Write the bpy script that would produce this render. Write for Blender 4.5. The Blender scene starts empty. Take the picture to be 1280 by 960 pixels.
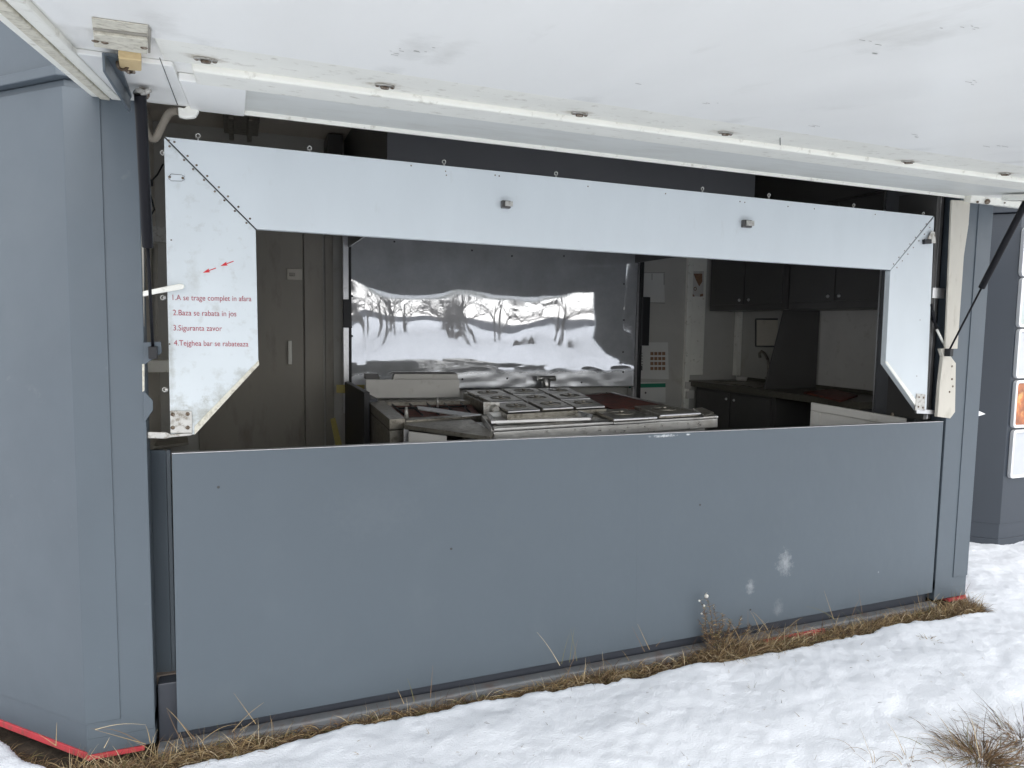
import bpy, bmesh, math, random
from mathutils import Vector, noise
R = math.radians
random.seed(7)
sc = bpy.context.scene
col = sc.collection

# ------------------------------------------------------------------ camera
W_, H_ = 1280.0, 960.0
FPX, YAW, PITCH, ROLL, DIST, CAMH = 870.0, R(21.5322), R(4.7716), R(-0.85238), 2.8911, 1.6
_cy, _sy, _cp, _sp = math.cos(YAW), math.sin(YAW), math.cos(PITCH), math.sin(PITCH)
FW = Vector((_sy*_cp, _cy*_cp, -_sp))
_r = Vector((_cy, -_sy, 0)); _d = FW.cross(_r)
RT = math.cos(ROLL)*_r + math.sin(ROLL)*_d
DN = -math.sin(ROLL)*_r + math.cos(ROLL)*_d
CAM = Vector((0, -DIST, CAMH))
cd = bpy.data.cameras.new('camera'); co = bpy.data.objects.new('camera', cd); col.objects.link(co)
from mathutils import Matrix
M3 = Matrix((RT, -DN, -FW)).transposed()
co.matrix_world = Matrix.Translation(CAM) @ M3.to_4x4()
cd.sensor_fit = 'HORIZONTAL'; cd.sensor_width = 36; cd.lens = FPX/W_*36
cd.clip_start = 0.05; cd.clip_end = 3000
sc.camera = co

# ------------------------------------------------------------------ light
SUN_EL, SUN_AZ = 42, 166        # an overcast, high and very soft light from behind the viewer's left
w = bpy.data.worlds.new('World'); sc.world = w; w.use_nodes = True
nt = w.node_tree; nt.nodes.clear()
out = nt.nodes.new('ShaderNodeOutputWorld'); bg = nt.nodes.new('ShaderNodeBackground')
sky = nt.nodes.new('ShaderNodeTexSky'); sky.sky_type = 'NISHITA'; sky.sun_disc = False
sky.sun_elevation = R(SUN_EL); sky.sun_rotation = R(SUN_AZ); sky.dust_density = 1.2; sky.air_density = 1.0
hs = nt.nodes.new('ShaderNodeHueSaturation'); hs.inputs['Saturation'].default_value = 0.13
nt.links.new(sky.outputs[0], hs.inputs['Color']); nt.links.new(hs.outputs[0], bg.inputs[0])
bg.inputs[1].default_value = 0.15
nt.links.new(bg.outputs[0], out.inputs[0])
sl = bpy.data.lights.new('sun', 'SUN'); sl.energy = 0.65; sl.angle = R(60); sl.color = (1, .97, .93)
so = bpy.data.objects.new('sun', sl); col.objects.link(so)
sd = Vector((math.sin(R(SUN_AZ))*math.cos(R(SUN_EL)), math.cos(R(SUN_AZ))*math.cos(R(SUN_EL)), math.sin(R(SUN_EL))))
so.rotation_euler = sd.to_track_quat('Z', 'Y').to_euler()
so.location = (0, -8, 12)
sc.view_settings.view_transform = 'Standard'; sc.view_settings.look = 'None'
sc.view_settings.exposure = 0.98; sc.view_settings.gamma = 1
sc.render.engine = 'CYCLES'
cy = sc.cycles; cy.max_bounces = 10; cy.diffuse_bounces = 6; cy.glossy_bounces = 5; cy.transparent_max_bounces = 6
cy.use_denoising = True; cy.sample_clamp_indirect = 8; cy.caustics_reflective = False; cy.caustics_refractive = False

# ------------------------------------------------------------------ pixel -> place helpers (surveying the photo)
def ray(px, py): return FW + (px-640)/FPX*RT + (py-480)/FPX*DN
def hit(px, py, n, c):
    v = ray(px, py); n = Vector(n); return CAM + v*((c-n.dot(CAM))/n.dot(v))
def Y(px, py, y=0.): return hit(px, py, (0, 1, 0), y)
def Z(px, py, z=0.): return hit(px, py, (0, 0, 1), z)
def X(px, py, x=0.): return hit(px, py, (1, 0, 0), x)
SL = .14
def F(px, py, off=0.): return hit(px, py, (0, -SL, 1), 2.385-off)     # underside of the raised flap
FN = Vector((0, SL, -1)).normalized()                                    # its downward normal

# ------------------------------------------------------------------ materials
def mat(name, base, rough=.5, metal=0., var=.0, vscale=3., dirt=None, dirt_amt=0., dscale=6., stretch=(1, 1, 1),
        bump=0., bscale=60., rvar=0., spec=.5, coat=0., detail=6., dirt2=None, thresh=(.52, .72)):
    m = bpy.data.materials.new(name); m.use_nodes = True; n = m.node_tree; N = n.nodes; L = n.links
    b = N['Principled BSDF']; b.inputs['Roughness'].default_value = rough; b.inputs['Metallic'].default_value = metal
    b.inputs['Specular IOR Level'].default_value = spec; b.inputs['Coat Weight'].default_value = coat
    tc = N.new('ShaderNodeTexCoord'); mp = N.new('ShaderNodeMapping'); mp.inputs['Scale'].default_value = stretch
    L.new(tc.outputs['Object'], mp.inputs['Vector'])
    cur = None
    rgb = N.new('ShaderNodeRGB'); rgb.outputs[0].default_value = (*base, 1); cur = rgb.outputs[0]
    def noise_(scale, det=detail):
        t = N.new('ShaderNodeTexNoise'); t.inputs['Scale'].default_value = scale; t.inputs['Detail'].default_value = det
        t.inputs['Roughness'].default_value = .6; L.new(mp.outputs[0], t.inputs['Vector']); return t.outputs['Fac']
    if var:
        nz = noise_(vscale); mr = N.new('ShaderNodeMapRange'); mr.inputs[1].default_value = .3; mr.inputs[2].default_value = .7
        mr.inputs[3].default_value = 1-var; mr.inputs[4].default_value = 1+var; L.new(nz, mr.inputs[0])
        mm = N.new('ShaderNodeMix'); mm.data_type = 'RGBA'; mm.blend_type = 'MULTIPLY'; mm.inputs[0].default_value = 1
        L.new(cur, mm.inputs[6]); L.new(mr.outputs[0], mm.inputs[7]); cur = mm.outputs[2]
    if dirt and dirt_amt:
        nz = noise_(dscale, 10); mr = N.new('ShaderNodeMapRange'); mr.inputs[1].default_value = thresh[0]; mr.inputs[2].default_value = thresh[1]
        mr.inputs[4].default_value = dirt_amt; L.new(nz, mr.inputs[0])
        mm = N.new('ShaderNodeMix'); mm.data_type = 'RGBA'; L.new(mr.outputs[0], mm.inputs[0]); L.new(cur, mm.inputs[6])
        mm.inputs[7].default_value = (*dirt, 1); cur = mm.outputs[2]
    L.new(cur, b.inputs['Base Color'])
    if rvar:
        nz = noise_(vscale*3); mr = N.new('ShaderNodeMapRange'); mr.inputs[1].default_value = .3; mr.inputs[2].default_value = .7
        mr.inputs[3].default_value = rough-rvar; mr.inputs[4].default_value = rough+rvar; L.new(nz, mr.inputs[0]); L.new(mr.outputs[0], b.inputs['Roughness'])
    if bump:
        nz = noise_(bscale, 4); bp = N.new('ShaderNodeBump'); bp.inputs['Strength'].default_value = 1; bp.inputs['Distance'].default_value = bump
        L.new(nz, bp.inputs['Height']); L.new(bp.outputs[0], b.inputs['Normal'])
    return m
GREY = (.093, .115, .136)
def scuffs(m, spots):
    """worn pale smudges at fixed places of a painted sheet"""
    n = m.node_tree; N = n.nodes; L = n.links; b = N['Principled BSDF']
    src = b.inputs['Base Color'].links[0].from_socket
    tc = N.new('ShaderNodeTexCoord')
    nz = N.new('ShaderNodeTexNoise'); nz.inputs['Scale'].default_value = 38; nz.inputs['Detail'].default_value = 8; nz.inputs['Roughness'].default_value = .75
    L.new(tc.outputs['Object'], nz.inputs['Vector'])
    for (p, rad, amt, colr) in spots:
        mp = N.new('ShaderNodeMapping'); mp.vector_type = 'POINT'; mp.inputs['Location'].default_value = (-p[0]/rad[0], 0, -p[2]/rad[1])
        mp.inputs['Scale'].default_value = (1/rad[0], 0, 1/rad[1]); L.new(tc.outputs['Object'], mp.inputs[0])
        ln = N.new('ShaderNodeVectorMath'); ln.operation = 'LENGTH'; L.new(mp.outputs[0], ln.inputs[0])
        ad = N.new('ShaderNodeMath'); ad.operation = 'MULTIPLY_ADD'; ad.inputs[1].default_value = -.42; L.new(ln.outputs['Value'], ad.inputs[0]); L.new(nz.outputs['Fac'], ad.inputs[2])
        mr = N.new('ShaderNodeMapRange'); mr.inputs[1].default_value = .18; mr.inputs[2].default_value = .5; mr.inputs[4].default_value = amt; L.new(ad.outputs[0], mr.inputs[0])
        mm = N.new('ShaderNodeMix'); mm.data_type = 'RGBA'; L.new(mr.outputs[0], mm.inputs[0]); L.new(src, mm.inputs[6]); mm.inputs[7].default_value = (*colr, 1)
        src = mm.outputs[2]
    L.new(src, b.inputs['Base Color'])
    return m
M = {}
M['grey'] = mat('grey_paint', GREY, .42, var=.06, vscale=1.6, dirt=(.30, .31, .30), dirt_amt=.25, dscale=9, thresh=(.66, .8), bump=.0006, bscale=14, rvar=.06)
M['front'] = mat('grey_front_paint', GREY, .40, var=.05, vscale=.8, dirt=(.22, .24, .25), dirt_amt=.07, dscale=5, stretch=(1, 1, .8), thresh=(.55, .85), bump=.004, bscale=2.4, rvar=.07)
M['darkgrey'] = mat('dark_grey_paint', (.052, .058, .072), .4, var=.06, vscale=3)
M['k2'] = mat('slate_paint', (.037, .046, .060), .42, var=.06, vscale=1.5, bump=.0006, bscale=12)
M['red'] = mat('red_paint', (.55, .06, .075), .6, var=.15, vscale=12, dirt=(.22, .10, .08), dirt_amt=.75, dscale=30, thresh=(.5, .7))
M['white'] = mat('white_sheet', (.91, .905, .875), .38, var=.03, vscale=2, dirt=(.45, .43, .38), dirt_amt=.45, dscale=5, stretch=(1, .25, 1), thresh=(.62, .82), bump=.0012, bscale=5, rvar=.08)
M['trough'] = mat('trough_sheet', (.72, .73, .70), .45, var=.05, vscale=3, dirt=(.5, .48, .42), dirt_amt=.4, dscale=9, stretch=(.4, 1, 1), thresh=(.5, .8))  # greyer than the flap sheet: the trough's shading is put into the colour
M['cream'] = mat('cream_trim', (.88, .87, .80), .45, var=.04, vscale=6, dirt=(.32, .28, .20), dirt_amt=.7, dscale=26, thresh=(.58, .78), bump=.0005, bscale=50)
M['grime'] = mat('grimy_cream', (.66, .63, .53), .6, var=.1, vscale=20, dirt=(.26, .22, .16), dirt_amt=.7, dscale=60, thresh=(.48, .72), bump=.001, bscale=80)
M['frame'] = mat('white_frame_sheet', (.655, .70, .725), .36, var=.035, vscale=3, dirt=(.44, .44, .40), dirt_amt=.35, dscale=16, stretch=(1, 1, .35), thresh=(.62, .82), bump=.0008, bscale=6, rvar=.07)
M['seam'] = mat('dark_seam', (.05, .05, .05), .7)
M['beige'] = mat('beige_wall', (.62, .58, .50), .55, var=.05, vscale=3, dirt=(.25, .22, .17), dirt_amt=.5, dscale=8, thresh=(.58, .78))
M['taupe'] = mat('taupe_trim', (.34, .315, .27), .5, var=.06, vscale=5, dirt=(.12, .1, .08), dirt_amt=.5, dscale=10, stretch=(1, 1, .3), thresh=(.55, .75))
M['inwhite'] = mat('inner_white_wall', (.50, .49, .455), .45, var=.05, vscale=4, dirt=(.3, .27, .2), dirt_amt=.5, dscale=7, thresh=(.58, .78))
M['offwhite'] = mat('offwhite_panel', (.62, .60, .56), .45, var=.05, vscale=4, dirt=(.3, .27, .2), dirt_amt=.5, dscale=12, thresh=(.58, .78))
M['ceil'] = mat('inner_ceiling', (.62, .57, .50), .6, var=.05, vscale=3)
M['floor'] = mat('inner_floor', (.24, .20, .17), .5, var=.25, vscale=8)
M['cab'] = mat('cabinet_grey', (.078, .075, .072), .35, var=.08, vscale=4)
M['hood'] = mat('hood_grey', (.155, .158, .168), .4, metal=.0, var=.05, vscale=3)
M['worktop'] = mat('worktop_stone', (.085, .078, .06), .35, var=.25, vscale=60)
M['rustred'] = mat('red_brown_board', (.16, .035, .02), .6, var=.35, vscale=14, dirt=(.05, .03, .02), dirt_amt=.8, dscale=24, thresh=(.45, .65))
M['steel'] = mat('stainless_steel', (.58, .57, .55), .34, metal=.9, var=.08, vscale=14, dirt=(.26, .21, .15), dirt_amt=.4, dscale=5, thresh=(.5, .8), rvar=.09)
M['steeldirty'] = mat('stained_steel', (.30, .28, .24), .38, metal=.8, var=.12, vscale=26, dirt=(.075, .055, .035), dirt_amt=.7, dscale=34, thresh=(.5, .7), rvar=.1)
M['alu'] = mat('aluminium', (.66, .66, .67), .35, metal=.9, var=.06, vscale=20, dirt=(.3, .28, .25), dirt_amt=.5, dscale=30, thresh=(.55, .75))
M['black'] = mat('black_rubber', (.012, .012, .014), .5, spec=.5)
M['strut'] = mat('black_strut_paint', (.008, .008, .011), .45, spec=.2)
M['jambcream'] = mat('dull_cream_paint', (.60, .565, .49), .5, var=.06, vscale=6, dirt=(.3, .27, .2), dirt_amt=.6, dscale=16, stretch=(1, 1, .3), thresh=(.55, .75))
M['rust'] = mat('rusty_steel', (.13, .09, .06), .7, metal=.4, var=.4, vscale=60, dirt=(.42, .38, .32), dirt_amt=.7, dscale=80, thresh=(.45, .6))
M['zinc'] = mat('zinc_plate', (.52, .51, .48), .42, metal=.6, var=.1, vscale=30, dirt=(.2, .17, .13), dirt_amt=.8, dscale=50, thresh=(.5, .66))
M['redtext'] = mat('dark_red_lettering', (.36, .03, .055), .5, var=.1, vscale=30, dirt=(.62, .42, .44), dirt_amt=.6, dscale=55, thresh=(.5, .75))
M['redarrow'] = mat('red_arrow', (.62, .02, .03), .5)
M['yellow'] = mat('yellow_tape', (.50, .42, .13), .5, var=.15, vscale=30)
M['wood'] = mat('pale_wood', (.62, .47, .25), .6, var=.12, vscale=30, stretch=(1, 6, 6))
M['paper'] = mat('paper', (.66, .66, .63), .6, var=.03, vscale=6)
M['ink'] = mat('ink', (.10, .09, .09), .6)
M['green'] = mat('green_print', (.02, .20, .12), .5)
M['brownink'] = mat('brown_print', (.26, .15, .09), .6, var=.3, vscale=60)
M['soil'] = mat('soil', (.055, .042, .03), .95, var=.4, vscale=20, bump=.01, bscale=40)
M['bark'] = mat('bark', (.075, .062, .05), .9, var=.2, vscale=20)
M['concrete'] = mat('painted_beam', (.16, .17, .18), .6, var=.12, vscale=12, dirt=(.12, .07, .05), dirt_amt=.6, dscale=12, thresh=(.52, .7))
for i, c in enumerate([(.36, .26, .13), (.20, .125, .065), (.09, .055, .032), (.55, .45, .29), (.16, .15, .06)]):
    M['straw%d' % i] = mat('dry_grass_tone', c, .75, var=.15, vscale=30)
STRAW = [M['straw%d' % i] for i in range(5)]
M['windowprint'] = mat('menu_sheet', (.50, .52, .55), .18, var=.05, vscale=6, coat=.6)
M['windowgreen'] = mat('menu_sheet_green', (.40, .47, .45), .18, var=.12, vscale=9, coat=.6)
M['foodprint'] = mat('menu_food_photo', (.42, .12, .025), .2, var=.55, vscale=10, dirt=(.8, .45, .12), dirt_amt=.8, dscale=9, thresh=(.5, .66), coat=.6)
M['whiteplastic'] = mat('white_plastic', (.74, .75, .76), .35, var=.02)
# snow
def snow_mat():
    m = mat('snow', (.865, .895, .945), .85, bump=.005, bscale=140, detail=3, spec=.2)
    return m
M['snow'] = snow_mat()
# polished sheet behind the cooker
def polished():
    m = mat('polished_steel', (.74, .755, .78), .10, metal=.93, var=.03, vscale=6, stretch=(4, 4, .4))
    n = m.node_tree; N = n.nodes; L = n.links; b = N['Principled BSDF']
    tc = N.new('ShaderNodeTexCoord'); mp = N.new('ShaderNodeMapping'); mp.inputs['Scale'].default_value = (55, 1, 5); L.new(tc.outputs['Object'], mp.inputs[0])
    nz = N.new('ShaderNodeTexNoise'); nz.inputs['Scale'].default_value = 1.; nz.inputs['Detail'].default_value = 8; L.new(mp.outputs[0], nz.inputs[0])
    mr = N.new('ShaderNodeMapRange'); mr.inputs[1].default_value = .35; mr.inputs[2].default_value = .75; mr.inputs[3].default_value = .008; mr.inputs[4].default_value = .05
    L.new(nz.outputs['Fac'], mr.inputs[0])
    # the foot of the sheet is scoured dull by years of pans
    sx = N.new('ShaderNodeSeparateXYZ'); L.new(tc.outputs['Object'], sx.inputs[0])
    n2 = N.new('ShaderNodeTexNoise'); n2.inputs['Scale'].default_value = 7; n2.inputs['Detail'].default_value = 6; L.new(tc.outputs['Object'], n2.inputs[0])
    a1 = N.new('ShaderNodeMath'); a1.operation = 'MULTIPLY_ADD'; a1.inputs[1].default_value = -.10; L.new(n2.outputs['Fac'], a1.inputs[0]); L.new(sx.outputs['Z'], a1.inputs[2])
    m2 = N.new('ShaderNodeMapRange'); m2.inputs[1].default_value = 1.265; m2.inputs[2].default_value = 1.225; m2.inputs[3].default_value = 0; m2.inputs[4].default_value = .30; L.new(a1.outputs[0], m2.inputs[0])
    a2 = N.new('ShaderNodeMath'); a2.operation = 'ADD'; L.new(mr.outputs[0], a2.inputs[0]); L.new(m2.outputs[0], a2.inputs[1]); L.new(a2.outputs[0], b.inputs['Roughness'])
    # a scattered, brushed lobe over the mirror-like one
    b2 = N.new('ShaderNodeBsdfPrincipled'); b2.inputs['Metallic'].default_value = 1; b2.inputs['Roughness'].default_value = .5; b2.inputs['Base Color'].default_value = (.60, .615, .64, 1)
    mx = N.new('ShaderNodeMixShader'); n3 = N.new('ShaderNodeTexNoise'); n3.inputs['Scale'].default_value = 3; n3.inputs['Detail'].default_value = 9; n3.inputs['Roughness'].default_value = .7; L.new(tc.outputs['Object'], n3.inputs[0])
    m4 = N.new('ShaderNodeMapRange'); m4.inputs[1].default_value = .3; m4.inputs[2].default_value = .75; m4.inputs[3].default_value = .28; m4.inputs[4].default_value = .46; L.new(n3.outputs['Fac'], m4.inputs[0]); L.new(m4.outputs[0], mx.inputs[0])
    L.new(b.outputs[0], mx.inputs[1]); L.new(b2.outputs[0], mx.inputs[2]); L.new(mx.outputs[0], N['Material Output'].inputs[0])
    return m
M['polished'] = polished()

# ------------------------------------------------------------------ building helpers
ORG = {}
def empty(name, loc, label=None, cat=None, group=None, kind=None):
    o = bpy.data.objects.new(name, None); col.objects.link(o); o.location = loc; ORG[o] = Vector(loc); o.empty_display_size = .1
    tag(o, label, cat, group, kind); return o
def tag(o, label=None, cat=None, group=None, kind=None):
    if label: o['label'] = label
    if cat: o['category'] = cat
    if group: o['group'] = group
    if kind: o['kind'] = kind
    return o
class MB:
    def __init__(s): s.b = bmesh.new()
    def prism(s, pts, d, mi=0):
        d = Vector(d); a = [s.b.verts.new(Vector(p)) for p in pts]; c = [s.b.verts.new(Vector(p)+d) for p in pts]
        fs = [s.b.faces.new(a), s.b.faces.new(c[::-1])]; n = len(a)
        for i in range(n): fs.append(s.b.faces.new((a[i], c[i], c[(i+1) % n], a[(i+1) % n])))
        for f in fs: f.material_index = mi
        return s
    def box(s, x0, x1, y0, y1, z0, z1, mi=0):
        return s.prism([(x0, y0, z0), (x1, y0, z0), (x1, y1, z0), (x0, y1, z0)], (0, 0, z1-z0), mi)
    def cyl(s, p, q, r0, r1=None, seg=14, mi=0, cap=True):
        p = Vector(p); q = Vector(q); r1 = r0 if r1 is None else r1; d = (q-p).normalized(); u = d.orthogonal().normalized(); v = d.cross(u)
        A = [s.b.verts.new(p+r0*(math.cos(2*math.pi*i/seg)*u+math.sin(2*math.pi*i/seg)*v)) for i in range(seg)]
        B = [s.b.verts.new(q+r1*(math.cos(2*math.pi*i/seg)*u+math.sin(2*math.pi*i/seg)*v)) for i in range(seg)]
        for i in range(seg):
            f = s.b.faces.new((A[i], A[(i+1) % seg], B[(i+1) % seg], B[i])); f.smooth = True; f.material_index = mi
        if cap:
            s.b.faces.new(A[::-1]).material_index = mi; s.b.faces.new(B).material_index = mi
        return s
    def tube(s, pts, r, seg=8, mi=0):
        pts = [Vector(p) for p in pts]; rs = r if isinstance(r, (list, tuple)) else [r]*len(pts); rings = []; u = None
        for i, p in enumerate(pts):
            d = (pts[min(i+1, len(pts)-1)]-pts[max(i-1, 0)]).normalized()
            u = d.orthogonal().normalized() if u is None else (u-d*u.dot(d)).normalized()
            v = d.cross(u)
            rings.append([s.b.verts.new(p+rs[i]*(math.cos(2*math.pi*k/seg)*u+math.sin(2*math.pi*k/seg)*v)) for k in range(seg)])
        for a, c in zip(rings, rings[1:]):
            for k in range(seg):
                f = s.b.faces.new((a[k], a[(k+1) % seg], c[(k+1) % seg], c[k])); f.smooth = True; f.material_index = mi
        s.b.faces.new(rings[0][::-1]).material_index = mi; s.b.faces.new(rings[-1]).material_index = mi
        return s
    def torus(s, c, n, R0, r, seg=20, ts=6, mi=0):
        c = Vector(c); n = Vector(n).normalized(); u = n.orthogonal().normalized(); v = n.cross(u); rings = []
        for i in range(seg):
            a = 2*math.pi*i/seg; rd = math.cos(a)*u+math.sin(a)*v
            rings.append([s.b.verts.new(c+rd*(R0+r*math.cos(2*math.pi*k/ts))+n*r*math.sin(2*math.pi*k/ts)) for k in range(ts)])
        for i in range(seg):
            a, b_ = rings[i], rings[(i+1) % seg]
            for k in range(ts):
                f = s.b.faces.new((a[k], b_[k], b_[(k+1) % ts], a[(k+1) % ts])); f.smooth = True; f.material_index = mi
        return s
    def dome(s, c, n, r, h=.5, seg=10, mi=0):
        c = Vector(c); n = Vector(n).normalized(); u = n.orthogonal().normalized(); v = n.cross(u); prev = None
        for j in range(4):
            t = j/3*math.pi/2*.92; rr = r*math.cos(t); hh = r*h*math.sin(t)
            ring = [s.b.verts.new(c+n*hh+rr*(math.cos(2*math.pi*i/seg)*u+math.sin(2*math.pi*i/seg)*v)) for i in range(seg)]
            if prev:
                for i in range(seg):
                    f = s.b.faces.new((prev[i], prev[(i+1) % seg], ring[(i+1) % seg], ring[i])); f.smooth = True; f.material_index = mi
            prev = ring
        s.b.faces.new(prev).material_index = mi
        return s
    def build(s, name, m, parent=None, bevel=0., smooth=False, **tags):
        bmesh.ops.recalc_face_normals(s.b, faces=s.b.faces[:])
        if parent is None:
            xs = [v.co for v in s.b.verts]
            org = Vector(((min(v.x for v in xs)+max(v.x for v in xs))/2, (min(v.y for v in xs)+max(v.y for v in xs))/2, min(v.z for v in xs)))
        else: org = ORG[parent]
        bmesh.ops.translate(s.b, verts=s.b.verts[:], vec=-org)
        me = bpy.data.meshes.new(name); s.b.to_mesh(me); s.b.free()
        for mm in (m if isinstance(m, (list, tuple)) else [m]): me.materials.append(mm)
        o = bpy.data.objects.new(name, me); col.objects.link(o); ORG[o] = org
        if parent is not None: o.parent = parent
        else: o.location = org
        if bevel:
            bv = o.modifiers.new('bevel', 'BEVEL'); bv.width = bevel; bv.segments = 2; bv.limit_method = 'ANGLE'; bv.angle_limit = R(40)
        if tags: tag(o, **tags)
        return o
def part(name, m, parent, bevel=0.):
    class P(MB):
        def done(s, **t): return s.build(name, m, parent, bevel, **t)
    return P()
def q(*pp): return list(pp)
def lerp(a, b, t): return a+(b-a)*t

# ================================================================== GROUND
EDGE = [(-.3, .35, .04), (.55, .25, .02), (1.02, .1, .01), (1.6, .26, .045), (2.38, .36, .065), (3.2, .4, .035), (3.85, .4, .05)]
def snow_edge(x):
    """y of the ragged rim where the snow stops short of the kiosk"""
    base = -.078 - sum(a_*math.exp(-((x-c_)/s_)**2) for c_, s_, a_ in EDGE)
    if x < -.5: base = -.115 + (x+.5)*-1.12 - .035
    if x > 3.7: base = min(base, lerp(-.115, -.165, min(1, (x-3.7)/.4)))
    if x > 4.17: base = -.15+(x-4.17)*5
    return base + .045*noise.noise(Vector((x*3.1, 2.2, 0))) + .022*noise.noise(Vector((x*11, 5, 0))) + .010*noise.noise(Vector((x*31, 7, 0)))
PRINTS = [(4.55, -.25, .9), (4.9, .05, .8), (4.75, -.55, 1.0), (5.2, .2, .7), (4.35, -.9, 1.1), (3.9, -1.0, .3), (3.3, -.95, .2), (2.7, -.8, .35), (5.1, -.4, .9), (3.6, -.62, .5)]
def snow_h(x, y):
    h = -.045 + .030*noise.noise(Vector((x*.7, y*.7, 3))) + .016*noise.noise(Vector((x*2.6, y*2.6, 1))) + .009*noise.noise(Vector((x*7, y*7, 9))) \
        + .0040*noise.noise(Vector((x*17, y*17, 4))) + .0038*noise.noise(Vector((x*38, y*38, 2)))
    # shallow old tracks past the right hand corner
    t = noise.noise(Vector((x*3.3+9, y*3.3, 7)))
    if x > 2.6: h -= .02*max(0, t-.15)
    for fx_, fy_, fa in PRINTS:
        dx, dy_ = x-fx_, y-fy_; u_ = dx*math.cos(fa)+dy_*math.sin(fa); v_ = -dx*math.sin(fa)+dy_*math.cos(fa); d2 = (u_/.15)**2+(v_/.065)**2
        if d2 < 3: h -= .016*math.exp(-d2*1.6)
    return h
def snow_z(x, y):
    e = snow_edge(x); inside = x < 4.6
    h = snow_h(x, y)
    if inside and y > e - .06:
        t = min(1, (y-(e-.06))/.075)
        h = lerp(h, -.16, t*t*(3-2*t)) if t < 1 else -.16
    return h
b = bmesh.new()
def axis(a, c, n0): return [a+(c-a)*i/n0 for i in range(n0+1)]
xs = [-60, -30, -14, -8, -5, -3.5] + axis(-2.4, 6.6, 620) + [7, 7.6, 8.4, 10, 13, 18, 30, 60]
ys = [-80, -40, -22, -14, -9, -6.5, -5, -4, -3.4] + axis(-3.0, 1.3, 320) + [1.6, 2.2, 3, 4, 6, 10, 20, 50]
grid = [[b.verts.new((x, y, snow_z(x, y))) for x in xs] for y in ys]
for j in range(len(ys)-1):
    for i in range(len(xs)-1):
        f = b.faces.new((grid[j][i], grid[j][i+1], grid[j+1][i+1], grid[j+1][i])); f.smooth = True
me = bpy.data.meshes.new('snow_ground'); b.to_mesh(me); b.free(); me.materials.append(M['snow'])
o = bpy.data.objects.new('snow_ground', me); col.objects.link(o); tag(o, 'white lumpy snow lying in front of the kiosk', kind='structure')
s_ = MB(); s_.prism([(-300, -300, -.40), (300, -300, -.40), (300, 300, -.40), (-300, 300, -.40)], (0, 0, -.02))
s_.build('far_snow_field', M['snow'], label='flat snow covered land out to the horizon', kind='structure')
b = bmesh.new()
gx = axis(-2.6, 5.2, 260); gy = axis(-.45, 1.2, 50)
g2 = [[b.verts.new((x, y, -.105+.03*noise.noise(Vector((x*6, y*6, 0)))+.012*noise.noise(Vector((x*25, y*25, 0))))) for x in gx] for y in gy]
for j in range(len(gy)-1):
    for i in range(len(gx)-1): b.faces.new((g2[j][i], g2[j][i+1], g2[j+1][i+1], g2[j+1][i]))
me = bpy.data.meshes.new('soil_strip'); b.to_mesh(me); b.free(); me.materials.append(M['soil'])
o = bpy.data.objects.new('soil_strip', me); col.objects.link(o); tag(o, 'bare dark soil along the foot of the kiosk', kind='structure')

# ================================================================== KIOSK
K = empty('food_kiosk', (1.83, 0, -.06), 'slate grey food kiosk with a wide serving opening and cut-off corners', 'kiosk')
CH = 1.25                                  # the cut-off corners run back 1.25 m at 45 degrees
xl, xr = -.552, 4.21; CHD = {-1: 1.25, 1: .40}; ZT = 2.43; TOP = 3.12
# posts beside the opening
p = part('corner_post', M['grey'], K, .003); p.box(xl+.004, -.322, 0, .10, .028, ZT); p.done(label='left flat grey post beside the opening')
p = part('corner_post', M['grey'], K, .003); p.box(3.935, xr-.004, 0, .10, .03, ZT); p.done(label='right flat grey post beside the opening')
# cladding that wraps round the corners, 4 mm proud, with its seam at z = .09
def wrap(xc, sgn, x_in, z0, z1, th=.005):
    mb = part('corner_cladding', M['grey'], K, .0015)
    s2 = math.sqrt(.5)
    a = (xc, -th, z0); 
    pts = [(x_in, -th, z0), (xc, -th, z0), (xc-sgn*-1*0, -th, z0)]
    outer = [Vector((x_in, -th, z0)), Vector((xc, -th, z0)), Vector((xc+sgn*CHD[sgn], CHD[sgn]-th, z0))]
    off = Vector((-sgn*s2, s2, 0))*th*2.2
    inner = [Vector((xc+sgn*CHD[sgn], CHD[sgn]-th, z0))+off, Vector((xc, -th, z0))+Vector((-sgn*th*.4, th*2.2, 0)), Vector((x_in, th*1.2-.002, z0))]
    mb.prism(outer+inner, (0, 0, z1-z0)); mb.done()
wrap(xl, -1, -.438, .093, 2.405); wrap(xr, 1, 4.085, .093, 2.36)
# skirt under the seam + chamfer walls
def chamfer_wall(xc, sgn, z0, z1, name, m, push=.0, th=.09):
    s2 = math.sqrt(.5); n = Vector((sgn*s2, -s2, 0))
    a = Vector((xc, 0, z0))+n*push; e = Vector((xc+sgn*CHD[sgn], CHD[sgn], z0))+n*push
    mb = part(name, m, K, .002)
    mb.prism([a, e, e-n*th, a-n*th+Vector((0, 0.0, 0))], (0, 0, z1-z0)); return mb.done()
for xc, sg in ((xl, -1), (xr, 1)):
    chamfer_wall(xc, sg, -.02 if sg < 0 else -.0355, .091, 'skirt', M['grey'], -.001)
    chamfer_wall(xc, sg, .12, ZT, 'angled_wall', M['grey'], -.008)
p = part('skirt', M['grey'], K, .002); p.box(xl, -.322, .001, .1, -.032, .0905); p.done()
p = part('skirt', M['grey'], K, .002); p.box(3.935, xr, .001, .1, -.035, .0905); p.done()
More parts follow.
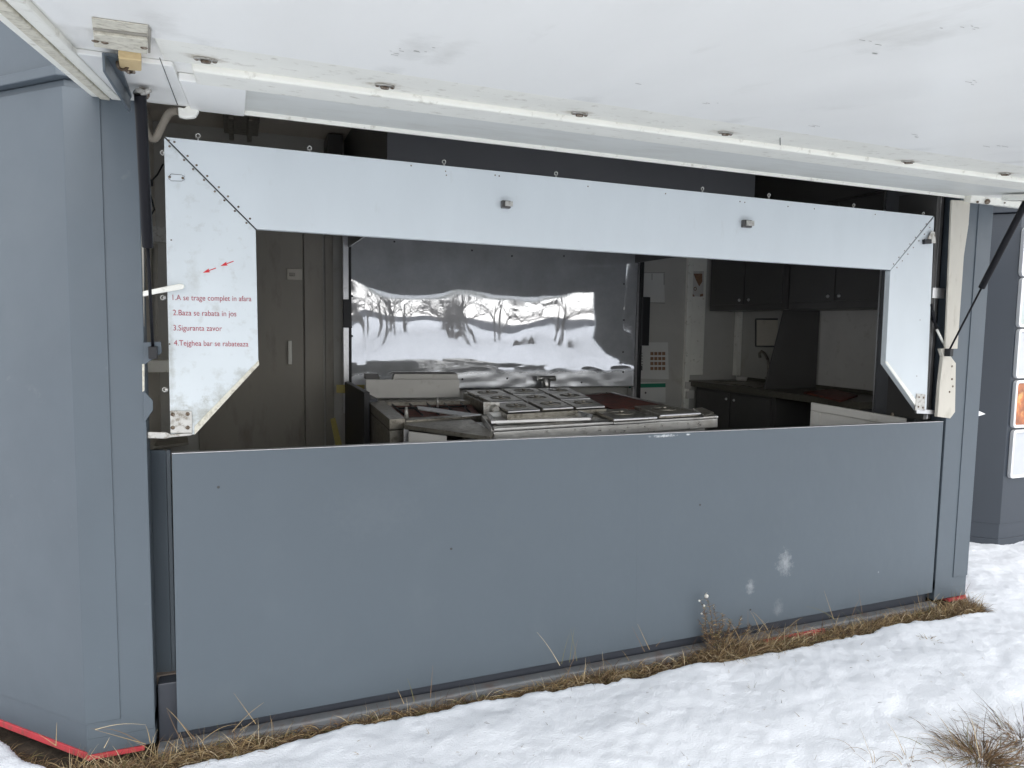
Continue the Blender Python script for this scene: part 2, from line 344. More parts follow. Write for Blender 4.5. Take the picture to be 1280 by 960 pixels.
# red line under the skirt
for xc, sg in ((xl, -1), (xr, 1)):
    chamfer_wall(xc, sg, -.047 if sg < 0 else -.06, -.0205 if sg < 0 else -.036, 'red_foot_strip', M['red'], .004)
p = part('red_foot_strip', M['red'], K); p.box(xl-.002, -.36, -.004, .09, -.050, -.0325); p.done()
p = part('red_foot_strip', M['red'], K); p.box(4.06, xr+.002, -.004, .09, -.06, -.044); p.done()
p = part('red_foot_strip', M['red'], K); p.box(2.60, 3.02, -.048, -.032, -.092, -.058); p.done()
# ledge and upper wall over the opening level
s2 = math.sqrt(.5)
mb = part('drip_ledge', M['grey'], K, .004)
for sg, xc in ((-1, xl), (1, xr)):
    pass
lx = [Vector((xl-CH-.02, CH+.0, 0)), Vector((xl-.012, -.03, 0)), Vector((xr+.012, -.03, 0)), Vector((xr+.42, .40, 0))]
mb.prism([v+Vector((0, 0, 2.432)) for v in lx]+[Vector((xr+.42, .52, 2.432)), Vector((xr, .10, 2.432)), Vector((xl, .10, 2.432)), Vector((xl-CH-.02, CH+.12, 2.432))], (0, 0, .035)); mb.done()
mb = part('upper_wall', M['grey'], K, .003)
mb.prism([(xl-CH, CH, 2.468), (xl, .0, 2.468), (xr, .0, 2.468), (xr+.40, .40, 2.468), (xr+.40, .50, 2.468), (xr-.03, .10, 2.468), (xl+.03, .10, 2.468), (xl-CH, CH+.1, 2.468)], (0, 0, TOP-2.468)); mb.done()
mb = part('roof', M['darkgrey'], K, .003)
mb.prism([(xl-CH-.03, CH, TOP+.001), (xl, -.03, TOP+.001), (xr, -.03, TOP+.001), (xr+.43, .40, TOP+.001), (xr+.43, 2.6, TOP+.001), (xl-CH-.03, 2.6, TOP+.001)], (0, 0, .06)); mb.done()
# outer side and rear walls (out of view, they keep the inside dark)
p = part('outer_wall', M['grey'], K); p.box(xl-CH, xl-CH+.06, CH+.06, 2.48, -.02, TOP); p.done()
p = part('outer_wall', M['grey'], K); p.box(xr+.34, xr+.40, .46, 2.48, -.02, TOP); p.done()
p = part('outer_wall', M['grey'], K); p.box(xl-CH, xr+.40, 2.49, 2.55, -.02, TOP); p.done()
# base beam under the front panel
p = part('base_beam', M['concrete'], K, .008); p.box(-.315, 3.93, -.03, .03, -.095, -.045); p.done()
p = part('base_beam', M['darkgrey'], K, .004); p.box(-.315, 3.93, .05, .12, -.08, .178); p.done(label='dark blue grey sill set back under the floor')
# floor, ceiling, inner walls
BW = 2.40; LW = -.50; RW = 4.35; CE = 2.92
p = part('floor', M['floor'], K); p.box(LW-.02, RW+.02, .122, BW, .14, .18); p.done()
p = part('ceiling', M['ceil'], K); p.box(LW-.02, RW+.02, .101, BW+.05, CE, CE+.04); p.done()
p = part('back_wall', M['inwhite'], K); p.box(LW-.02, RW+.02, BW, BW+.06, .14, CE-.001); p.done()
p = part('side_wall', M['beige'], K); p.box(LW-.05, LW, .101, BW-.001, .14, CE-.001); p.done()
p = part('side_wall', M['inwhite'], K); p.box(RW, RW+.05, .28, BW-.001, .14, CE-.001); p.done()
p = part('lintel', M['taupe'], K); p.box(LW, RW, .12, .16, 2.47, CE-.002); p.done()
# cream inner jamb of the right post, its seat bracket and the dark return behind
a = Y(1190, 248, .012)
mb = part('jamb', M['jambcream'], K, .002)
jp = [Y(*c_, -.006) for c_ in ((1190, 250), (1213, 251), (1211, 280), (1205, 320), (1197, 436), (1182, 436))]
mb.prism(jp, (0, .012, 0)); mb.done(label='cream painted jamb on the right of the opening')
mb = part('bracket_plate', M['jambcream'], K, .002)
mb.prism([Y(*c_, -.006) for c_ in ((1176, 436), (1188, 435), (1192, 440), (1189, 446), (1195, 454), (1194, 515), (1188, 523), (1172, 521), (1175, 480), (1179, 446))], (0, .022, 0))
bp_ = mb.done(label='cream strut bracket with screws on the right post')
for c_ in ((1182, 440), (1190, 458), (1190, 474), (1191, 483), (1187, 490)):
    mb = part('screw', M['rust'], bp_); mb.dome(Y(*c_, -.0065), (0, -1, 0), .007); mb.done()
mb = part('jamb', M['darkgrey'], K); mb.box(3.86, 3.934, .035, .10, .03, 1.06); mb.done(label='dark return beside the front panel')
mb = part('jamb', M['cab'], K)
mb.box(3.80, 3.83, .045, .30, 1.08, ZT); mb.box(3.845, 3.875, .06, .12, 1.08, ZT); mb.done(label='dark upright profiles inside the right jamb')
mb = part('jamb', M['alu'], K); mb.box(3.836, 3.842, .05, .10, 1.08, ZT); mb.box(3.80, 3.90, .036, .044, 1.80, 1.86); mb.done(label='thin metal edge and hinge tab inside the right jamb')
# left jamb flange with stepped tabs
mb = part('jamb', M['jambcream'], K, .0015)
mb.prism([Y(*c_, .012) for c_ in ((172, 250), (175, 250), (179, 300), (180, 425), (175, 428), (171, 300))], (0, .02, 0))
mb.done(label='cream strip inside the left post')
mb = part('bracket_plate', M['grey'], K, .0015)
mb.prism([Y(*c_, -.004) for c_ in ((179, 428), (201, 427), (202, 441), (182, 455), (179, 455))], (0, .012, 0))
mb.done(label='upper grey stepped tab on the left post'); mb = part('bracket_plate', M['grey'], K, .0015)
mb.prism([Y(*c_, -.004) for c_ in ((179, 490), (182, 491), (191, 501), (191, 513), (182, 526), (179, 527))], (0, .012, 0)); mb.done(label='lower grey tab on the left post')
mb = part('jamb', M['grime'], K, .001); mb.prism([Y(*c_, -.003) for c_ in ((177.5, 455), (180.5, 455), (180.5, 488), (178, 490))], (0, .01, 0)); mb.done()
# blue grey folded wing seen left of the front panel
mb = part('side_wing', M['grey'], K, .002)
mb.prism([(-.36, .16, .115), (-.272, .14, .115), (-.272, .155, .115), (-.36, .18, .115)], (0, 0, .975))
mb.prism([(-.2715, .142, .118), (-.256, .142, .118), (-.256, .17, .118), (-.2715, .17, .118)], (0, 0, .97)); mb.done()
# --- inner back wall pieces
D = part('door', M['taupe'], K, .003); D.box(-.262, .446, 2.375, 2.398, .2, 2.30); door = D.done(label='taupe inner door in the left part of the back wall')
D = part('handle', M['cream'], door, .004); D.box(.336, .362, 2.345, 2.358, 1.30, 1.47); D.box(.340, .358, 2.357, 2.374, 1.31, 1.33); D.box(.340, .358, 2.357, 2.374, 1.44, 1.46); D.done()
D = part('lock_box', M['beige'], door, .004); D.box(.335, .44, 2.357, 2.374, 1.905, 1.985); lb = D.done()
D = part('latch', M['steeldirty'], lb, .002); D.box(.35, .39, 2.350, 2.356, 1.93, 1.955); D.done()
D = part('door_trim', M['taupe'], K, .004); D.box(.452, .585, 2.36, 2.399, .2, 2.34); D.box(.600, .660, 2.385, 2.399, .2, 2.34); D.box(-.262, .70, 2.37, 2.399, 2.345, 2.42); D.done()
D = part('wall_duct', M['cab'], K, .003); D.box(.60, .70, 2.15, 2.38, 2.45, 2.90); D.done(label='small dark duct beside the hood near the ceiling')
D = part('ceiling_lamp', M['steeldirty'], K, .006); D.box(-.06, .15, 1.7, 2.2, 2.84, 2.918); D.box(-.03, .0, 1.68, 2.22, 2.80, 2.84); D.box(.08, .11, 1.68, 2.22, 2.80, 2.84); D.done(label='dim twin tube lamp under the inner ceiling')
# white post and trims right of the sheet
D = part('wall_trim', M['cream'], K, .004); D.box(3.745, 3.80, 2.36, 2.399, .18, CE-.01); D.box(3.80, 3.96, 2.385, 2.399, 1.18, CE-.01); D.box(4.30, 4.347, 2.34, 2.398, 1.17, 1.76); D.done(label='cream upright trims on the back wall beside the cupboards')
D = part('socket_box', M['offwhite'], K, .004); D.box(3.745, 3.80, 2.33, 2.358, 1.06, 1.12); D.box(3.755, 3.835, 2.33, 2.358, .97, 1.04); D.done(label='two small socket boxes below the end of the worktop')
# left inner wall: ledge, conduits, foil band
D = part('wall_ledge', M['cream'], K, .003); D.box(-.495, -.10, 1.62, 1.72, 1.30, 1.37); D.done(label='pale ledge inside at far left')
D = part('foil_band', M['zinc'], K, .001); D.prism([Y(*c_, .7) for c_ in ((182, 282), (209, 283), (209, 303), (182, 302))], (0, .02, 0)); D.done(label='speckled foil band inside at far left')
D = part('cable', M['black'], K); D.tube([Y(*c_, .25) for c_ in ((204, 205), (197, 218), (188, 228), (187, 240), (190, 250), (193, 262), (187, 272))], .0035, 6); D.done()
D = part('cable_clip', M['black'], K, .001); D.prism([Y(*c_, .24) for c_ in ((183, 224), (191, 224), (191, 232), (183, 232))], (0, .02, 0)); D.done()
D = part('conduit', M['taupe'], K); D.tube([Y(193, 305, .3), Y(194, 430, .3)], .012, 8); D.done()
D = part('inner_shelf', M['taupe'], K, .003)
D.prism([Z(*c_, .80) for c_ in ((190, 548), (232, 540), (236, 556), (190, 562))], (0, 0, .02)); D.done()
D = part('inner_box', M['taupe'], K, .003); D.box(-.48, -.1, .5, .9, .30, .55); D.done()

# polished sheet with real waviness
sx0, sx1, sz0, sz1, sy = .760, 3.140, 1.10, 2.30, 2.30
def wave(u, v):
    """v 0..1 upward, u 0..1 rightward: pinned along rivet lines"""
    e = min(1, u/.05, (1-u)/.05)*min(1, (1-v)/.05+.3)
    e = max(0, e)
    h = .0035*math.sin(math.pi*v*1.15+.1)*(.85+.3*math.sin(u*5+1)) \
        + .0026*noise.noise(Vector((u*4.2, v*2.2, .3)))*2 + .00032*noise.noise(Vector((u*11, v*5, 4)))*2 + .00003*noise.noise(Vector((u*60, v*5, 4)))
    if v < .16: h += .0030*noise.noise(Vector((u*16, v*20, 8)))*(1-v/.16)*2
    zz = lerp(sz0, sz1, v)-1.80; k_ = .5*.15*min(zz, .16)**2+.024*max(0, zz-.16) if zz > 0 else 0
    return e*h + k_ + .008*v + .075*max(0, (u-.55)/.45)**1.8
b = bmesh.new(); nu, nv = 260, 150
gg = [[b.verts.new((lerp(sx0, sx1, i/nu), sy-wave(i/nu, j/nv), lerp(sz0, sz1, j/nv))) for i in range(nu+1)] for j in range(nv+1)]
for j in range(nv):
    for i in range(nu):
        f = b.faces.new((gg[j][i], gg[j][i+1], gg[j+1][i+1], gg[j+1][i])); f.smooth = True
mbx = MB(); mbx.b.free(); mbx.b = b
SH = mbx.build('steel_sheet', M['polished'], K, label='wavy polished steel sheet reflecting the snow behind the cooker')
so_ = SH.modifiers.new('solid', 'SOLIDIFY'); so_.thickness = .002; so_.offset = 1
for c_ in ((439, 470), (437, 476), (440, 420), (439, 409), (440, 370), (493, 302), (590, 313), (640, 320), (705, 320), (578, 474), (634, 473), (727, 478), (779, 465), (779, 440), (780, 400), (780, 355)):
    mb = part('rivet', M['black'], SH); pt = Y(*c_, sy); u_ = (pt.x-sx0)/(sx1-sx0); v_ = (pt.z-sz0)/(sz1-sz0); pt = Y(*c_, sy-wave(min(1, max(0, u_)), v_)-.0015); mb.cyl(pt, pt+Vector((0, -.004, 0)), .008, .006, 10); mb.done()
D = part('sheet_frame', M['alu'], K, .002); D.box(.705, .745, 2.20, 2.24, .95, 2.42); D.done(label='bright upright at the left of the steel sheet')
D = part('sheet_frame', M['alu'], K, .002); D.box(3.142, 3.172, 2.24, 2.28, .95, 2.42); D.done(label='bright upright at the right of the steel sheet')
for bx_ in ((.746, .762, 2.19, 2.25, .95, 2.42), (3.175, 3.20, 2.22, 2.28, .95, 2.42)):
    D = part('rubber_seal', M['black'], K, .002); D.box(*bx_); D.done()
for bx_ in ((.70, .758, 2.16, 2.189, 1.57, 1.77), (3.18, 3.25, 2.19, 2.218, 1.45, 1.86)):
    D = part('door_hinge', M['black'], K, .002); D.box(*bx_); D.done()
# torn dents near the bottom of the sheet
D = part('spout', M['steel'], K, .004)
D.cyl(Y(682, 473, 2.22), Y(683, 484, 2.20), .035, .030, 16); D.cyl(Y(672, 473, 2.23), Y(694, 473, 2.23), .022, .022, 12); D.done(label='round steel spout at the foot of the sheet')
# papers on the back wall
def paper(name, pts, m, label=None, y=2.397):
    mb = part(name, m, K); mb.prism([Y(*c_, y) for c_ in pts], (0, .002, 0)); return mb.done(label=label) if label else mb.done()
pp = paper('notice_sheet', ((799, 341), (830, 341), (831, 378), (799, 378)), M['paper'], 'blank paper taped on the back wall')
D = part('tape', M['ink'], pp)
D.tube([Y(799, 341, 2.395), Y(831, 341, 2.395)], .0022, 4); D.done()
for a_, c_ in (((799, 378), (831, 379)), ((830, 342), (830, 356)), ((815, 342), (815, 350))):
    D = part('tape', M['ink'], pp); D.tube([Y(*a_, 2.395), Y(*c_, 2.395)], .0022, 4); D.done()
pp = paper('notice_sheet', ((790, 428), (835, 428), (836, 474), (790, 473)), M['paper'], 'notice with text and small pictures')
D = part('print', M['ink'], pp)
rr = random.Random(3)
for k in range(6):
    yy = 441+k*3.6; D.prism([Y(793, yy, 2.395), Y(793+rr.uniform(8, 12), yy, 2.395), Y(793+11, yy+.9, 2.395), Y(793, yy+.9, 2.395)], (0, .001, 0))
D.prism([Y(*c_, 2.395) for c_ in ((801, 457), (803, 457), (803, 463), (801, 463))], (0, .001, 0)); D.done()
D = part('print', M['brownink'], pp)
for r_ in range(4):
    for c_ in range(4):
        x0, y0 = 813+c_*4.9, 440+r_*6.2; D.prism([Y(x0, y0, 2.395), Y(x0+3.9, y0, 2.395), Y(x0+3.9, y0+4, 2.395), Y(x0, y0+4, 2.395)], (0, .001, 0))
D.done()
pp = paper('notice_sheet', ((785, 478), (832, 478), (832, 503), (785, 503)), M['paper'], 'sheet with a green header line')
D = part('print', M['green'], pp); D.prism([Y(*c_, 2.395) for c_ in ((786, 480), (832, 479), (832, 484), (786, 485))], (0, .001, 0)); D.done()
D = part('print', M['ink'], pp)
D.dome(Y(807, 491, 2.3955), (0, -1, 0), .010, .2, 8); D.done()
pp = paper('sticker', ((864, 339), (880, 339), (879, 371), (864, 370)), M['offwhite'], 'small worn picture sticker on the cream trim', 2.382)
D = part('print', M['brownink'], pp)
D.prism([Y(*c_, 2.380) for c_ in ((867, 342), (878, 342), (878, 352), (874, 358), (870, 350))], (0, .001, 0)); D.torus(Y(869, 361, 2.380), (0, 1, 0), .014, .004, 14, 4); D.prism([Y(*c_, 2.380) for c_ in ((865, 367), (868, 369), (868, 371), (865, 370))], (0, .001, 0)); D.prism([Y(*c_, 2.380) for c_ in ((875, 368), (879, 367), (879, 370), (875, 371))], (0, .001, 0)); D.done()
# hatch frame on the right wall beside the tap
D = part('wall_hatch', M['beige'], K, .002)
h0, h1, h2, h3 = X(945, 399, RW-.004), X(972, 399, RW-.004), X(972, 433, RW-.004), X(945, 433, RW-.004); D.prism([h0, h1, h2, h3], (.003, 0, 0)); hh = D.done()
D = part('frame', M['cab'], hh)
for a_, c_ in ((h0, h1), (h3, h2), (h0, h3)): D.tube([a_, c_], .010, 4)
D.done()
D = part('splash_wall', M['offwhite'], K, .001); D.box(RW-.012, RW-.001, .52, 1.40, 1.165, 1.76); D.done(label='pale splash panel on the right wall above the worktop')

# ================================================================== RANGE HOOD
T = empty('range_hood', (1.9, 1.6, 2.14), 'long dark grey canopy hood above the cooker', 'range hood')
D = part('canopy', M['hood'], T, .003)
D.box(.74, 3.12, .80, .815, 2.14, CE-.002); D.done()
D = part('side_panel', M['cab'], T, .003); D.box(.74, .755, .816, 2.37, 2.14, CE-.002); D.done()
D = part('side_panel', M['cab'], T, .003); D.box(3.105, 3.12, .816, 2.37, 2.14, CE-.002); D.done()
D = part('brightening_liner', M['offwhite'], T); D.box(.757, 3.103, .8165, .822, 2.15, 2.33); D.done()  # unseen pale liner, added to lighten the hood's reflection in the steel sheet
D = part('filter', M['inwhite'], T, .003); D.box(.757, 3.103, .817, 2.29, 2.34, 2.36)
D.done()
D = part('rim', M['steel'], T, .002); D.box(.74, 3.12, .795, .799, 2.14, 2.165); D.done()

# ================================================================== KITCHEN FURNITURE
# wall cupboards on the right hand wall
T = empty('wall_cupboard', (4.15, 1.85, 1.76), 'far dark wall cupboard with two doors at the end above the sink', 'cupboard', 'dark wall cupboards')
D = part('carcass', M['cab'], T, .003); D.box(3.968, RW-.002, 1.385, 2.335, 1.76, 2.52); D.done()
for y0, y1, k in ((1.87, 2.29, 0), (1.43, 1.855, 1)):
    D = part('door', M['cab'], T, .004); D.box(3.95, 3.967, y0, y1, 1.81, 2.50); dd = D.done()
    D = part('knob', M['alu'], dd); yk = 1.915 if k == 0 else 1.80; D.dome((3.95, yk, 1.845), (-1, 0, 0), .014, 1.); D.done()
T = empty('wall_cupboard', (4.15, .95, 1.76), 'near dark wall cupboard with two doors above the pale splash panel', 'cupboard', 'dark wall cupboards')
D = part('carcass', M['cab'], T, .003); D.box(3.968, RW-.002, .50, 1.365, 1.755, 2.52); D.done()
for y0, y1, k in ((.915, 1.34, 0), (.505, .90, 1)):
    D = part('door', M['cab'], T, .004); D.box(3.95, 3.967, y0, y1, 1.81, 2.50); dd = D.done()
    D = part('knob', M['alu'], dd); yk = .965 if k == 0 else .865; D.dome((3.95, yk, 1.845), (-1, 0, 0), .014, 1.); D.done()
D = part('bulkhead', M['cab'], K, .003); D.box(3.97, RW-.003, .13, 2.38, 2.525, CE-.003); D.done(label='dark bulkhead between cupboards and ceiling')
# tall cupboard at the front right
T = empty('tall_cupboard', (4.1, .33, .18), 'tall dark grey cupboard just inside the right end of the opening', 'cupboard')
D = part('carcass', M['hood'], T, .003); D.box(3.915, RW-.004, .175, .485, .18, 2.52); D.done()
D = part('door', M['hood'], T, .003); D.box(3.90, 3.913, .18, .48, .20, 2.50); dd = D.done()
D = part('knob', M['alu'], dd); D.dome((3.90, .42, 1.47), (-1, 0, 0), .012, 1.1); D.done()
D = part('edge_strip', M['alu'], T, .001); D.box(3.902, 3.916, .487, .497, .20, 2.50); D.done()
# sink counter
T = empty('sink_counter', (4.1, 1.4, .18), 'dark stone sink counter along the right wall with low cupboards', 'counter')
D = part('worktop', M['worktop'], T, .004); D.box(3.79, RW-.002, .50, 2.365, 1.085, 1.135); D.done()
D = part('upstand', M['worktop'], T, .003); D.box(4.322, RW-.013, .50, 2.36, 1.136, 1.165); D.done()
D = part('carcass', M['cab'], T, .003); D.box(3.86, RW-.004, 1.34, 2.34, .20, 1.083); D.done()
D = part('side_panel', M['cab'], T, .003); D.box(3.86, RW-.004, .50, .56, .2, 1.083); D.done()
for y0, y1, yk in ((1.86, 2.32, 1.90), (1.375, 1.845, 1.80)):
    D = part('door', M['cab'], T, .004); D.box(3.843, 3.859, y0, y1, .25, 1.06); dd = D.done()
    D = part('knob', M['alu'], dd); D.dome((3.843, yk, 1.01), (-1, 0, 0), .012, 1.); D.done()
    if y0 > 1.8:
        D = part('label_plate', M['ink'], dd); D.box(3.840, 3.8425, 2.14, 2.27, .985, 1.04); D.done()
D = part('sink_bowl', M['steeldirty'], T, .004)
D.box(3.87, 4.27, 1.55, 1.565, 1.1355, 1.142); D.box(3.87, 4.27, 2.1, 2.115, 1.1355, 1.142); D.box(3.87, 3.885, 1.566, 2.099, 1.1355, 1.142); D.box(4.255, 4.27, 1.566, 2.099, 1.1355, 1.142); D.box(3.90, 4.24, 1.58, 2.09, 1.1352, 1.137); D.done()
T = empty('tap', (4.27, 1.62, 1.136), 'dark curved kitchen tap standing at the back of the sink', 'tap')
tp = [X(*c_, 4.22) for c_ in ((960, 476), (961, 462), (960, 450), (956, 442), (952, 439), (949, 442), (950, 447))]
tp[0].z = 1.137
D = part('spout', M['steeldirty'], T); D.tube(tp, [.016, .014, .013, .012, .012, .012, .013], 10); D.done()
D = part('lever', M['steeldirty'], T); D.cyl(tp[0]+Vector((0, 0, .03)), tp[0]+Vector((-.05, -.02, .06)), .007, .005, 8); D.done()
mb = MB(); c0 = Z(927, 476, 1.14); mb.cyl(c0, c0+Vector((0, 0, .035)), .045, .05, 18); mb.build('small_bowl', M['offwhite'], label='small white bowl standing in the sink', cat='bowl')
# divider board leaning between worktop and cupboard
dy = 1.40
mb = MB(); mb.prism([(3.80, dy, 1.137), (RW-.03, dy, 1.137), (RW-.03, dy, 1.757), (3.96, dy, 1.757)], (0, .012, 0))
mb.build('divider_board', M['cab'], bevel=.002, label='dark slanted divider board standing on the worktop under the cupboards', cat='board')
mb = MB(); mb.prism([Z(*c_, 1.137) for c_ in ((1005, 492), (1040, 488), (1072, 496), (1050, 503))], (0, 0, .014))
mb.build('cutting_board', M['rustred'], bevel=.002, label='red brown board lying on the dark worktop', cat='board')
# pale framed hatch panel leaning in the right corner
T = empty('hatch_panel', (3.4, .2, .7), 'off-white framed panel leaning low behind the right part of the front panel', 'panel')
pa, pb_ = Y(1014, 503, .62), Y(1133, 523, .16)
dn = Vector((0, 0, -.75)); nrm = (pb_-pa).cross(dn).normalized()*.02
if nrm.y > 0: nrm = -nrm
D = part('board', M['offwhite'], T, .003); D.prism([pa, pb_, pb_+dn, pa+dn], -nrm); D.done()
e_ = (pb_-pa).normalized()*.06
D = part('frame', M['offwhite'], T, .004)
D.prism([pa, pb_, pb_+dn*.07, pa+dn*.07], nrm*.5); D.prism([pa+dn*.072, pa+e_+dn*.072, pa+e_+dn, pa+dn], nrm*.5); D.prism([pb_-e_+dn*.072, pb_+dn*.072, pb_+dn, pb_-e_+dn], nrm*.5); D.done()
D = part('catch', M['rust'], T, .001); cc = lerp(pa, pb_, .86); D.cyl(cc+Vector((0, 0, .001)), cc+Vector((0, 0, .02)), .012, .008, 8); D.done()

# ================================================================== COOKING UNITS
ZC = 1.12
def ground_under(pts, name_empty, label, cat, z=.18, group=None):
    c_ = sum((Vector(p_) for p_ in pts), Vector())/len(pts); return empty(name_empty, (c_.x, c_.y, z), label, cat, group)
# front serving unit: top plate, raised front rail, gutter pan, lids
U = [Z(600, 519, ZC), Z(614, 534, ZC), Z(893, 518, ZC), Z(878, 513.5, ZC), Z(768, 493, ZC), Z(716, 494, ZC)]
U1, U2 = Z(614, 534, ZC), Z(893, 518, ZC); fx = (U2-U1).normalized(); fy = Vector((-fx.y, fx.x, 0))
T = ground_under(U, 'serving_unit', 'long stainless food warming unit just behind the front panel', 'food warmer')
D = part('top', M['steel'], T, .003)
top4 = [U1, U2, Z(878, 513.5, ZC), Z(800, 500, ZC), Z(760, 496, ZC), Z(722, 508, ZC), Z(602, 519.5, ZC)]
top4 = [Vector((p_.x, p_.y, ZC)) for p_ in top4]; D.prism(top4, (0, 0, -.03)); D.done()
D = part('body', M['steel'], T, .003)
bf = [U1+fy*.05-fx*-.02, U2+fy*.05-fx*.02, U2+fy*.40, U1+fy*.40+fx*.02]
D.prism([Vector((p_.x, p_.y, .2)) for p_ in bf], (0, 0, ZC-.032-.2)); D.done()
D = part('front_rail', M['steel'], T, .004)
f0, f1 = U1-fy*.004, U2-fy*.004
mid = lerp(f0, f1, .49)
for (a_, c_, zt) in ((f0, mid-fx*.002, .006), (mid+fx*.002, f1, .003)):
    D.prism([a_+Vector((0, 0, zt)), c_+Vector((0, 0, zt)), c_-fy*.03+Vector((0, 0, zt-.008)), a_-fy*.03+Vector((0, 0, zt-.008))], (0, 0, -.014))
D.prism([f0-fy*.012-Vector((0, 0, .02)), f1-fy*.012-Vector((0, 0, .02)), f1-fy*.026-Vector((0, 0, .02)), f0-fy*.026-Vector((0, 0, .02))], (0, 0, -.05)); D.done()
# gutter pan
def pan(pts, m, T, depth=.03, rim=.012, name='pan'):
    pts = [Vector(p_) for p_ in pts]; c_ = sum(pts, Vector())/len(pts)
    n_ = len(pts); mb = part(name, m, T)
    def ring(ps): return [mb.b.verts.new(p_) for p_ in ps]
    inn = [p_+(c_-p_).normalized()*rim for p_ in pts]; bot = [p_+(c_-p_).normalized()*(rim*2.2)+Vector((0, 0, -depth)) for p_ in pts]
    lo = [p_+Vector((0, 0, -.012)) for p_ in pts]
    rs = [ring(lo), ring(pts), ring(inn), ring(bot)]
    for a_, b2 in zip(rs, rs[1:]):
        for i in range(n_): mb.b.faces.new((a_[i], a_[(i+1) % n_], b2[(i+1) % n_], b2[i])).smooth = False
    mb.b.faces.new(rs[-1]); return mb.done()
def up(p_, h): return Vector((p_.x, p_.y, p_.z+h))
GP = [up(Z(*c_, ZC), .028) for c_ in ((607, 522), (700, 518), (722, 519), (741, 525), (738, 529), (614, 533.5))]
pan(GP, M['steel'], T, .022, .018, 'pan')
def bil(Q, u, v): return lerp(lerp(Q[0], Q[1], u), lerp(Q[3], Q[2], u), v)
def lid(Q, T, m, h=.012, ring=.30, inst_name='pan_lid'):
    """Q: four corners at z; a pressed lid with turned-down edges, a round dished middle and a grip"""
    Q = [Vector(p_) for p_ in Q]; mb = part(inst_name, m, T, .0015)
    mb.prism([up(p_, 0) for p_ in Q], (0, 0, h))
    o_ = mb.done()
    c_ = bil(Q, .5, .5); r0 = min((Q[1]-Q[0]).length, (Q[3]-Q[0]).length)*ring
    g = part('grip', M['steeldirty'], o_)
    g.torus(c_+Vector((0, 0, h)), (0, 0, 1), r0, .004, 26, 5); g.cyl(c_+Vector((0, 0, h+.0005)), c_+Vector((0, 0, h+.002)), r0*.62, r0*.5, 20); g.cyl(c_+Vector((0, 0, h+.001)), c_+Vector((0, 0, h+.014)), r0*.16, r0*.22, 10); g.done()
    e = part('edge', M['alu'], o_)
    a_, b2 = Q[3], Q[2]; d_ = (b2-a_).normalized(); nn = Vector((d_.y, -d_.x, 0))
    if nn.y > 0: nn = -nn
    e.prism([a_+nn*.001+Vector((0, 0, h+.001)), b2+nn*.001+Vector((0, 0, h+.001)), b2+nn*.010+Vector((0, 0, h-.004)), a_+nn*.010+Vector((0, 0, h-.004))], (0, 0, -.006)); e.done()
    return o_
z_ = ZC+.004
lid([Z(*c_, z_) for c_ in ((741, 516), (780, 514), (820, 524), (766, 527))], T, M['steeldirty'], .016)
lid([Z(*c_, z_) for c_ in ((793, 512), (831, 510), (874, 520), (824, 523))], T, M['steeldirty'], .022)
D = part('end_plate', M['steeldirty'], T, .002); D.prism([up(Z(*c_, ZC), .002) for c_ in ((866, 513), (878, 512), (892, 518), (880, 522))], (0, 0, .012)); D.done()
# griddle
GQ = [Z(*c_, ZC) for c_ in ((712, 497), (764, 493), (832, 509), (768, 513))]
T = ground_under(GQ, 'griddle', 'rust red griddle plate on the right behind the pan lids', 'griddle', ZC-.9)
D = part('plate', M['rustred'], T, .002); D.prism([up(p_, -.004) for p_ in GQ], (0, 0, .012)); D.done()
D = part('rim', M['steel'], T, .001)
D.tube([up(GQ[0], .012), up(GQ[1], .012)], .007, 5); D.tube([up(GQ[1], .012), up(GQ[2], .012)], .007, 5); D.done()
D = part('body', M['steeldirty'], T, .003); cG = sum(GQ, Vector())/4
D.prism([Vector((lerp(p_.x, cG.x, .06), lerp(p_.y, cG.y, .06), .22)) for p_ in GQ], (0, 0, ZC-.22-.006)); D.done()
# raised warmer with nine lids
WZ = 1.155
WQ = [Z(579, 490, WZ), Z(712, 486, WZ), Z(758, 510, WZ), Z(634, 517, WZ)]
T = ground_under(WQ, 'lidded_warmer', 'stained steel warmer with a grid of square pan lids behind the gutter pan', 'food warmer')
D = part('body', M['steeldirty'], T, .003); cW = sum(WQ, Vector())/4
D.prism([Vector((p_.x, p_.y, .22)) for p_ in WQ], (0, 0, WZ-.22-.004)); D.done()
for r_ in range(3):
    for c_ in range(3):
        u0, u1, v0, v1 = (c_+.05)/3, (c_+.95)/3, (r_+.06)/3, (r_+.92)/3
        lid([bil(WQ, u0, v0), bil(WQ, u1, v0), bil(WQ, u1, v1), bil(WQ, u0, v1)], T, M['steeldirty'], .012+.004*((r_+c_) % 2), .27)
cq = Y(604, 503, 1.30)
D = part('control_plate', M['zinc'], T, .002); Ey = lerp(WQ[0], WQ[3], .72).y-.10; D.prism([Y(*c_, Ey) for c_ in ((604, 502.5), (624.5, 502.5), (625, 518), (605, 518.5))], (0, .01, 0)); D.done()
kc = Y(617.5, 511, Ey)+Vector((0, 0, .012))
D = part('knob', M['zinc'], T, .002); D.cyl(kc+Vector((0, -.002, -.012)), kc+Vector((-.004, -.045, -.014)), .026, .021, 18); D.done()
